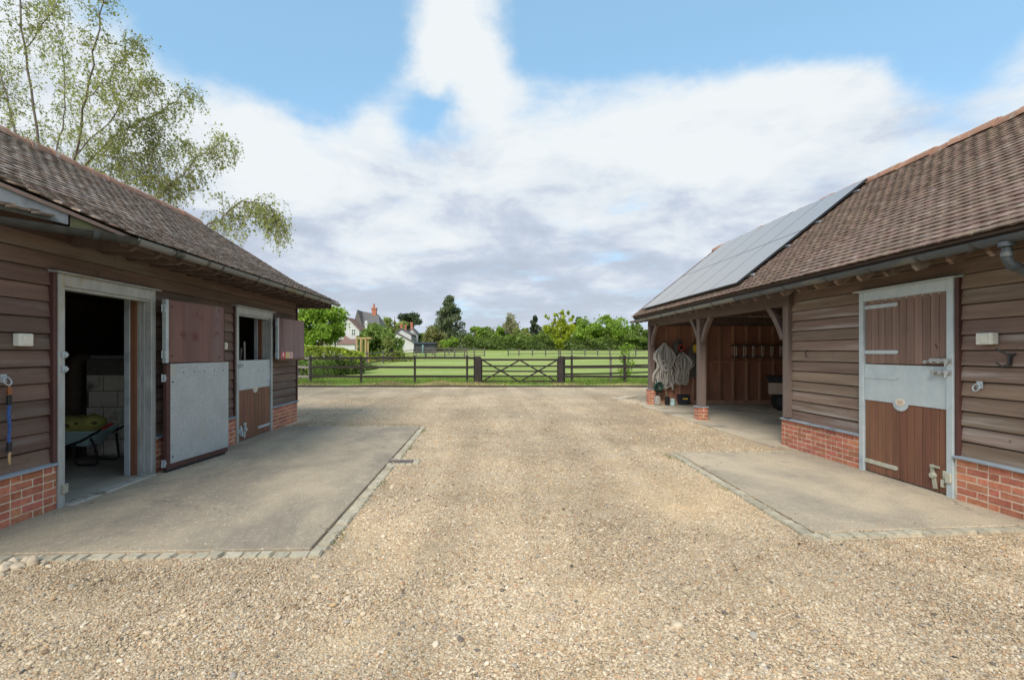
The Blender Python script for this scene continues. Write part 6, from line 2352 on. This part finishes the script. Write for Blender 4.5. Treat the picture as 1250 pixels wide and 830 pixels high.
# birch behind the stable: limbs surveyed from the photograph, drooping twigs grown from them
def birch():
    t = thing('birch_tree', 'tall airy birch with drooping twigs rising behind the left stable roof', 'tree', (-11.4, 14.0, 0))
    YB = 14.0
    base = Vector((-11.4, YB, 0))
    limbs = [  # (list of (px, py, depth), start radius)
        ([(75, 420, 14), (60, 300, 14), (48, 180, 14), (30, 60, 14), (22, -60, 14), (20, -160, 14)], .105),
        ([(60, 290, 14), (92, 190, 13.6), (104, 120, 13.4), (118, 50, 13.2), (130, -30, 13), (134, -110, 13)], .075),
        ([(62, 300, 14), (85, 235, 14.2), (118, 187, 14.3), (142, 165, 14.2), (168, 150, 14.1), (200, 132, 14), (232, 108, 13.9)], .075),
        ([(75, 330, 14), (150, 300, 13.8), (195, 240, 13.6), (222, 212, 13.5), (248, 188, 13.4), (276, 172, 13.4)], .07),
        ([(150, 300, 13.8), (225, 282, 13.4), (262, 272, 13.2), (285, 253, 13.1), (312, 246, 13), (332, 256, 13), (338, 275, 13)], .055),
        ([(48, 200, 14), (20, 165, 14.4), (8, 120, 14.6), (-6, 60, 14.8), (-20, 0, 15)], .07),
        ([(50, 230, 14), (15, 215, 13.6), (-20, 190, 13.4), (-60, 150, 13.2)], .06),
        ([(85, 235, 14.2), (130, 205, 14.8), (185, 182, 15), (225, 172, 15.1)], .04),
        ([(104, 120, 13.4), (130, 98, 13.2), (150, 75, 13.1), (168, 52, 13)], .03),
        ([(195, 240, 13.6), (190, 205, 13.8), (185, 175, 13.9), (182, 150, 14)], .03),
        ([(30, 60, 14), (60, 20, 13.8), (85, -30, 13.7)], .04),
        ([(55, 240, 14), (70, 180, 15), (80, 120, 15.4), (75, 60, 15.6), (60, 0, 15.8)], .055),
        ([(118, 187, 14.3), (150, 195, 13.9), (180, 215, 13.7), (210, 222, 13.6)], .03),
        ([(92, 190, 13.6), (140, 140, 13.2), (165, 112, 13.1), (185, 95, 13)], .035),
    ]
    m = MB()
    twigs = []
    for pts, r0 in limbs:
        W = [P(x, y, d) for x, y, d in pts]
        Q = []
        for i in range(len(W) - 1):                              # smooth the polyline a little
            p0, p1, p2, p3 = W[max(i - 1, 0)], W[i], W[i + 1], W[min(i + 2, len(W) - 1)]
            for s_ in range(5):
                f = s_ / 5
                Q.append(.5 * ((2 * p1) + (p2 - p0) * f + (2 * p0 - 5 * p1 + 4 * p2 - p3) * f * f + (3 * p1 - p0 - 3 * p2 + p3) * f ** 3) + Vector(RNG.normal(0, .025, 3)))
        Q.append(W[-1])
        n = len(Q)
        m.tube(Q, [r0 * .5 * (1 - .85 * i / (n - 1)) for i in range(n)], 7)
        for i in range(int(n * .18), n):
            twigs.append((Q[i], (Q[min(i + 1, n - 1)] - Q[max(i - 1, 0)]).normalized(), 1 - .5 * i / n))
    m.tube([base, P(75, 420, 14)], [.17, .105], 10)
    build('trunk', m, m_bark_birch, t, smooth=True)
    leaves = []
    tm_ = MB()
    for p, dr, sc_ in twigs:
        for q_ in range(6):
            d_ = (dr * .8 + Vector(RNG.normal(0, .75, 3))).normalized()
            d_.z = max(d_.z, -.25)
            L = RNG.uniform(.3, .85) * sc_
            pts = [p]
            cur = p.copy()
            step = L / 6
            for s_ in range(8):
                d_ = (d_ + Vector((0, 0, -.14 - .03 * s_)) + Vector(RNG.normal(0, .13, 3))).normalized()
                cur = cur + d_ * step
                pts.append(cur.copy())
                if RNG.random() < .35 and s_ > 1:                # hanging side twig
                    c2, e = cur.copy(), []
                    dd = (d_ * .4 + Vector(RNG.normal(0, .4, 3)) + Vector((0, 0, -.55))).normalized()
                    for w_ in range(5):
                        c2 = c2 + dd * .075
                        dd = (dd + Vector((0, 0, -.25))).normalized()
                        e.append(c2.copy())
                    tm_.tube([cur] + e[::2], [.0035, .0025, .002, .0015][:len(e[::2]) + 1], 3, False)
                    for c3 in e:
                        for _ in range(2):
                            leaves.append(c3 + Vector(RNG.normal(0, .03, 3)))
            tm_.tube(pts[::2], [.005, .004, .003, .002, .0015][:len(pts[::2])], 3, False)
            for c3 in pts[2:]:
                for _ in range(RNG.integers(2, 4)):
                    leaves.append(c3 + Vector(RNG.normal(0, .045, 3)))
    build('twigs', tm_, m_bark_birch, t)
    C = np.array([tuple(v) for v in leaves])
    dens = (RNG.random(len(C)) < .98)
    C = C[dens]
    # heavier foliage low down just above the roof line
    low = C[(C[:, 2] < 7.4) & (C[:, 0] < -8.0)]
    C = C[RNG.random(len(C)) < .62]
    print('birch leaves', len(C))
    leaf_object('crown', C, .030, L_birch, t, aspect=.62, droop=.5)


birch()
tree('bright lime green shrubby tree low behind the stable ridge', 92, 16, 200, 262, 40, L_fresh, 3400, .05, clumps=22, name='broadleaf_tree', bark=m_bark)

# ------------------------------------------------------------------ grass and hay along the fence foot
def blades(name, n, xr, yr, h, mat, kind_label, zf=None, lean=.35, wid=.008, dens=None):
    x, y = RNG.uniform(*xr, n), RNG.uniform(*yr, n)
    if dens is not None:
        k = RNG.random(n) < dens(x, y)
        x, y = x[k], y[k]
        n = len(x)
    z = np.array([max(g(v), -.005) for v in y]) if zf is None else zf(x, y)
    hh = h * np.exp(RNG.normal(0, .35, n))
    a = RNG.uniform(0, 6.28, n)
    ln = np.abs(RNG.normal(0, lean, n)) * hh
    wv = np.stack([np.cos(a + 1.57), np.sin(a + 1.57), 0 * a], -1) * wid
    b0 = np.stack([x, y, z], -1)
    tip = b0 + np.stack([np.cos(a) * ln, np.sin(a) * ln, hh], -1)
    V = np.stack([b0 - wv, b0 + wv, tip], 1).reshape(-1, 3)
    F = np.arange(3 * n).reshape(-1, 3)
    o = link(name, fast_mesh(name, V, 3, F, mat))
    return tag(o, kind='stuff', label=kind_label)


clump = lambda x, y: np.clip(.5 + .9 * np.sin(x * 1.3 + 1) * np.sin(x * .47 + y), .06, 1)
blades('grass', 26000, (-11, 9.5), (24.2, 30), .09, m_blade, 'short green grass along the far side of the fence', wid=.012)
blades('long_grass', 5200, (-9.5, 8.2), (24.6, 25.5), .20, m_blade, 'longer tufts of grass along the fence foot', wid=.011, dens=clump)
hayd = lambda x, y: np.clip(.25 + .9 * np.exp(-((x + 2.2) / .9) ** 2) + .9 * np.exp(-((x + 4.6) / .7) ** 2) + .7 * np.exp(-((x + .6) / .8) ** 2) + .25 * np.sin(x * 2.1) - .5 * np.exp(-((x - 1.7) / 1.2) ** 2), .05, 1)
hz_ = lambda x, y: .02 + .22 * np.clip(np.exp(-((x + 2.2) / .5) ** 2) + .9 * np.exp(-((x + 4.6) / .4) ** 2) + .5 * np.exp(-((x + .6) / .4) ** 2), 0, 1) * RNG.random(len(x)) * np.exp(-((y - 24.0) / .5) ** 2)
blades('dry_hay', 22000, (-9.5, 8.0), (22.95, 24.9), .05, m_hay, 'dry cut hay lying along the foot of the fence', zf=hz_, lean=1.6, wid=.012, dens=hayd)
blades('grass', 5200, (-9.5, 8.5), (22.95, 24.6), .06, m_blade, 'thin grass on the verge before the fence', wid=.010, dens=lambda x, y: .5 + .4 * np.sin(x * 3))

# ------------------------------------------------------------------ houses beyond the hedge
def gable_house(t, px0, px1, Y, eave, apex, depth, wall, roof, ridge_dx=0, over=.25, gable_px=None):
    """gable wall facing the yard between two pixel columns; roof runs back"""
    k = Y / F_PX
    xa, xb = P(px0, 0, Y).x, P(px1, 0, Y).x
    ze, za = EYE + (VY - eave) * k, EYE + (VY - apex) * k
    xm = (xa + xb) / 2 + ridge_dx * k
    z0 = g(Y) - .3
    m = MB()
    m.prism([(xa, z0), (xb, z0), (xb, ze), (xm, za - .12), (xa, ze)], 'y', Y, Y + depth)
    build('wall', m, wall, t)
    for (x1_, s_) in ((xa, -1), (xb, 1)):
        L = Vector((x1_ - xm, 0, ze - za))
        dn = L.normalized() * over
        m = MB()
        p0, p1 = Vector((xm, Y - over, za)), Vector((x1_, Y - over, ze)) + dn
        nr = Vector((L.z, 0, -L.x)).normalized()
        if nr.z < 0:
            nr = -nr
        nrm_ = nr * .10
        q0, q1 = p0 + Vector((0, depth + 2 * over, 0)), p1 + Vector((0, depth + 2 * over, 0))
        m.hexa([p0 - nrm_ * .2, p1 - nrm_ * .2, q1 - nrm_ * .2, q0 - nrm_ * .2, p0 + nrm_, p1 + nrm_, q1 + nrm_, q0 + nrm_])
        build('roof', m, roof, t)
    return xa, xb, xm, ze, za, k


def chimney(t, px, y0, y1, wpx, Y, mat, pot=True):
    k = Y / F_PX
    x, w_ = P(px, 0, Y).x, wpx * k
    za, zb = EYE + (VY - y0) * k, EYE + (VY - y1) * k
    m = MB()
    m.box(x - w_ / 2, Y - w_ / 2, zb, x + w_ / 2, Y + w_ / 2, za - .3)
    m.box(x - w_ * .62, Y - w_ * .62, za - .3, x + w_ * .62, Y + w_ * .62, za)
    c = build('chimney', m, mat, t, bev=.02)
    return c


def window(t, x, z, w_, h, Y):
    m = MB()
    m.box(x - w_ / 2, Y - .06, z - h / 2, x + w_ / 2, Y + .02, z + h / 2)
    f = build('window', m, m_plastic_w, t)
    for i in (0, 1):
        for j in (0, 1):
            m = MB()
            m.box(x - w_ / 2 + .07 + i * (w_ / 2 - .03), Y - .075, z - h / 2 + .07 + j * (h / 2 - .03), x - .04 + i * (w_ / 2 - .03), Y - .062, z - .04 + j * (h / 2 - .03))
            build('pane', m, m_glass, f)


Y1 = 80.0
h1 = thing('white_house', 'white rendered house with a brown tiled gable roof above the hedge', 'house', (P(425, 430, Y1).x, Y1, g(Y1)))
xa, xb, xm, ze, za, k = gable_house(h1, 410, 438.5, Y1, 402, 388, 4.5, m_render, m_roof_brown, ridge_dx=.5)
window(h1, P(431.5, 0, Y1).x, EYE + (VY - 405.5) * k, .66, 1.05, Y1)
m = MB()                                   # lean-to slope at the gable foot
m.hexa([P(421, 410, Y1 - .05), P(436, 421, Y1 - .05), P(436, 421, Y1 - 2.2), P(418, 419, Y1 - 2.2), P(421, 409, Y1 - .05), P(436, 420, Y1 - .05), P(436, 420, Y1 - 2.2), P(418, 418, Y1 - 2.2)])
build('porch_roof', m, m_roof_brown, h1)
for (a, b_, y0_, y1_, Yw) in ((388, 405, 411, 420, 72), (405, 433, 414, 421, 73)):
    pass
hl = thing('garden_building', 'low white walled outbuilding with a brown roof just showing over the hedge', 'outbuilding', (P(404, 430, 70).x, 70, g(70)))
m = MB()
kx = 70 / F_PX
A = P(388, 421, 70)
B = P(433, 416, 70)
m.box(A.x, 70, g(70) - .2, B.x, 73, EYE + (VY - 419.8) * kx)
build('wall', m, m_render, hl)
m = MB()
m.prism([(69.8, EYE + (VY - 420) * kx), (71.6, EYE + (VY - 413.5) * kx), (73.2, EYE + (VY - 420) * kx)], 'x', A.x - .2, B.x + .2)
build('roof', m, m_roof_brown, hl)
m = MB()
m.box(P(405.5, 0, 70).x, 69.95, EYE + (VY - 424) * kx, P(411.5, 0, 70).x, 70.9, EYE + (VY - 411.5) * kx)
build('dormer', m, m_render, hl)

Y2 = 92.0
h2 = thing('dark_house', 'old house with a dark tiled gable and a tall red chimney', 'house', (P(455, 430, Y2).x, Y2, g(Y2)))
k2 = Y2 / F_PX
zr_, ze_ = EYE + (VY - 380) * k2, EYE + (VY - 399) * k2
xA, xB = P(436.5, 0, Y2).x, P(466, 0, Y2).x
m = MB()
m.prism([(Y2 - 3.2, g(Y2) - .2), (Y2 + 3.2, g(Y2) - .2), (Y2 + 3.2, ze_), (Y2 - 3.2, ze_)], 'x', xA + .5, xB - .2)
build('wall', m, m_render, h2)
m = MB()                                   # ridge running across, half hipped to the left
x1_, x2_ = P(442.5, 0, Y2).x, P(462, 0, Y2).x
m.add([(xA, Y2 - 3.5, ze_), (xB + .4, Y2 - 3.5, ze_), (xB + .4, Y2 + 3.5, ze_), (xA, Y2 + 3.5, ze_), (x1_, Y2, zr_), (x2_, Y2, zr_ - .6)],
      [(0, 3, 2, 1), (0, 1, 5, 4), (2, 3, 4, 5), (3, 0, 4), (1, 2, 5)])
build('roof', m, m_roof_grey, h2)
m = MB()
m.add([(xA - .02, Y2 - 3.55, ze_ - .05), (x1_ - .03, Y2 - .1, zr_ + .05), (xA + 1.25, Y2 - 3.60, ze_ - .3), (xA - .02, Y2 - 3.55, ze_ - .8), (xA + .4, Y2 - 3.3, ze_ - .05)], [(0, 2, 1), (0, 3, 2), (0, 1, 4)])
c = chimney(h2, 457, 376, 388, 5.2, Y2, m_chim)
m = MB()
x = P(456.5, 0, Y2).x
m.tube([(x, Y2, EYE + (VY - 376) * k2), (x, Y2, EYE + (VY - 371) * k2)], [.19, .17], 10)
build('chimney_pot', m, m_chim, c, smooth=True)
m = MB()
xg0, xg1, xgm = P(437, 0, Y2).x, P(449, 0, Y2).x, P(442.3, 0, Y2).x
m.prism([(xg0, ze_ - 1.0), (xg1, ze_ - 1.0), (xg1, ze_ - .3), (xgm, zr_ - .02), (xg0, ze_ - .1)], 'y', Y2 - 3.6, Y2 - .1)
build('gable', m, m_roof_dark, h2)
m = MB()
m.box(P(451, 0, Y2).x, Y2 - 3.55, g(Y2), P(454, 0, Y2).x, Y2 - 3.0, EYE + (VY - 393) * k2)
build('wall', m, m_render, h2)

Y3 = 108.0
h3 = thing('small_white_house', 'distant white house with grey roofs and red chimneys left of the conifer', 'house', (P(495, 430, Y3).x, Y3, g(Y3)))
gable_house(h3, 482, 502, Y3, 408, 401, 6, m_render, m_roof_grey, ridge_dx=-2.5, over=.35)
xx = gable_house(h3, 496, 510, Y3 + 5, 408, 400, 5, m_render, m_roof_grey, ridge_dx=-1, over=.35)
gable_house(h3, 478, 505, Y3 - 1.6, 418, 406, 1.6, m_render, m_roof_dark, ridge_dx=-8, over=.3)
for (px, y0_, y1_, w_) in ((490, 395.5, 403, 3.0), (495.2, 397, 404, 2.2), (502.6, 393.5, 402, 2.6)):
    chimney(h3, px, y0_, y1_, w_, Y3 + 3, m_chim)

sh = thing('black_shed', 'long low black boarded shed beyond the paddock fence', 'shed', (P(519, 430, 100).x, 100, g(100)))
m = MB()
k4 = 100 / F_PX
m.box(P(506, 0, 100).x, 100, g(100) - .2, P(531, 0, 100).x, 103, EYE + (VY - 419.5) * k4)
build('wall', m, m_shed, sh)
m = MB()
m.prism([(99.7, EYE + (VY - 419.8) * k4), (101.5, EYE + (VY - 417.5) * k4), (103.3, EYE + (VY - 419.8) * k4)], 'x', P(505, 0, 100).x, P(531.5, 0, 100).x)
build('roof', m, m_shed, sh)
m = MB()
m.box(P(515, 0, 99).x, 99.0, g(99), P(517, 0, 99).x, 99.4, EYE + (VY - 421) * 99 / F_PX)
tag(build('water_butt', m, m_water, bev=.05), 'small blue green butt standing against the black shed', 'water butt')

pg = thing('pergola', 'fresh yellow timber post frame standing at the end of the garden hedge', 'pergola', (P(442, 430, 47).x, 47, g(47)))
k5 = 47 / F_PX
zt = EYE + (VY - 413.5) * k5
for px, Yp in ((435.5, 47), (438, 48.2), (440.5, 47), (443, 48.2), (446.2, 47), (448.6, 47.2)):
    m = MB()
    x = P(px, 0, 47).x
    m.box(x - .06, Yp - .06, g(47) - .1, x + .06, Yp + .06, zt)
    build('post', m, m_yellow_wood, pg)
m = MB()
m.box(P(434, 0, 47).x, 46.9, zt, P(452, 0, 47).x, 47.1, zt + .13)
build('beam', m, m_yellow_wood, pg)
m = MB()
m.box(P(434, 0, 47).x, 48.1, zt, P(450, 0, 47).x, 48.3, zt + .13)
build('beam', m, m_yellow_wood, pg)

# odd dark clods, bark chips and leaf scraps lying about the yard
n = 260
x, y = RNG.uniform(-6, 6, n), RNG.uniform(2.3, 20, n)
k = ~(inside(x, y, [(-9, 3.7), (-1.25, 3.8), (-1.25, 10.7), (-9, 10.7)]) | inside(x, y, [(2.7, 7.95), (2.7, 4.2), (9, 4.2), (9, 7.95)]) | inside(x, y, [(4.6, -2), (12, -2), (12, 17), (4.3, 17)]) | inside(x, y, [(-12, -2), (-4.1, -2), (-4.1, 12), (-12, 12)]))
V, F = leaf_cloud(np.stack([x[k], y[k], np.full(k.sum(), 0.004)], -1), .013, .6, 0, .93)
tag(link('leaf_litter', fast_mesh('leaf_litter', V, 4, F, LEAF('brown_litter', (0.06, 0.045, 0.03), (0.16, 0.12, 0.07), .1))), kind='stuff', label='scraps of dead leaf and bark lying on the gravel')

sx = np.concatenate([RNG.normal(-1.24, .03, 700), RNG.normal(2.76, .03, 500), RNG.uniform(-4.2, -1.3, 500), RNG.uniform(2.9, 4.9, 300), RNG.normal(4.96, .02, 200)])
sy = np.concatenate([RNG.uniform(4, 10.5, 700), RNG.uniform(4.4, 7.8, 500), RNG.normal(10.72, .03, 500), RNG.normal(7.95, .03, 300), RNG.uniform(3.2, 4.4, 200)])
kk = (np.sin(sx * 5.1 + sy * 3.3) + np.sin(sy * 7.7) > .75)
sx, sy = sx[kk], sy[kk]
nn = len(sx)
a = RNG.uniform(0, 6.28, nn)
hh = .022 * np.exp(RNG.normal(0, .4, nn))
b0 = np.stack([sx, sy, np.full(nn, -.008)], -1)
wv = np.stack([np.cos(a), np.sin(a), 0 * a], -1) * .004
tp = b0 + np.stack([np.cos(a + 1.5) * hh * .6, np.sin(a + 1.5) * hh * .6, hh], -1)
tag(link('weeds', fast_mesh('weeds', np.stack([b0 - wv, b0 + wv, tp], 1).reshape(-1, 3), 3, np.arange(3 * nn).reshape(-1, 3), LEAF('weed_blade', (0.12, 0.16, 0.035), (0.24, 0.25, 0.08)))), kind='stuff', label='sparse weeds growing along the stone edgings')
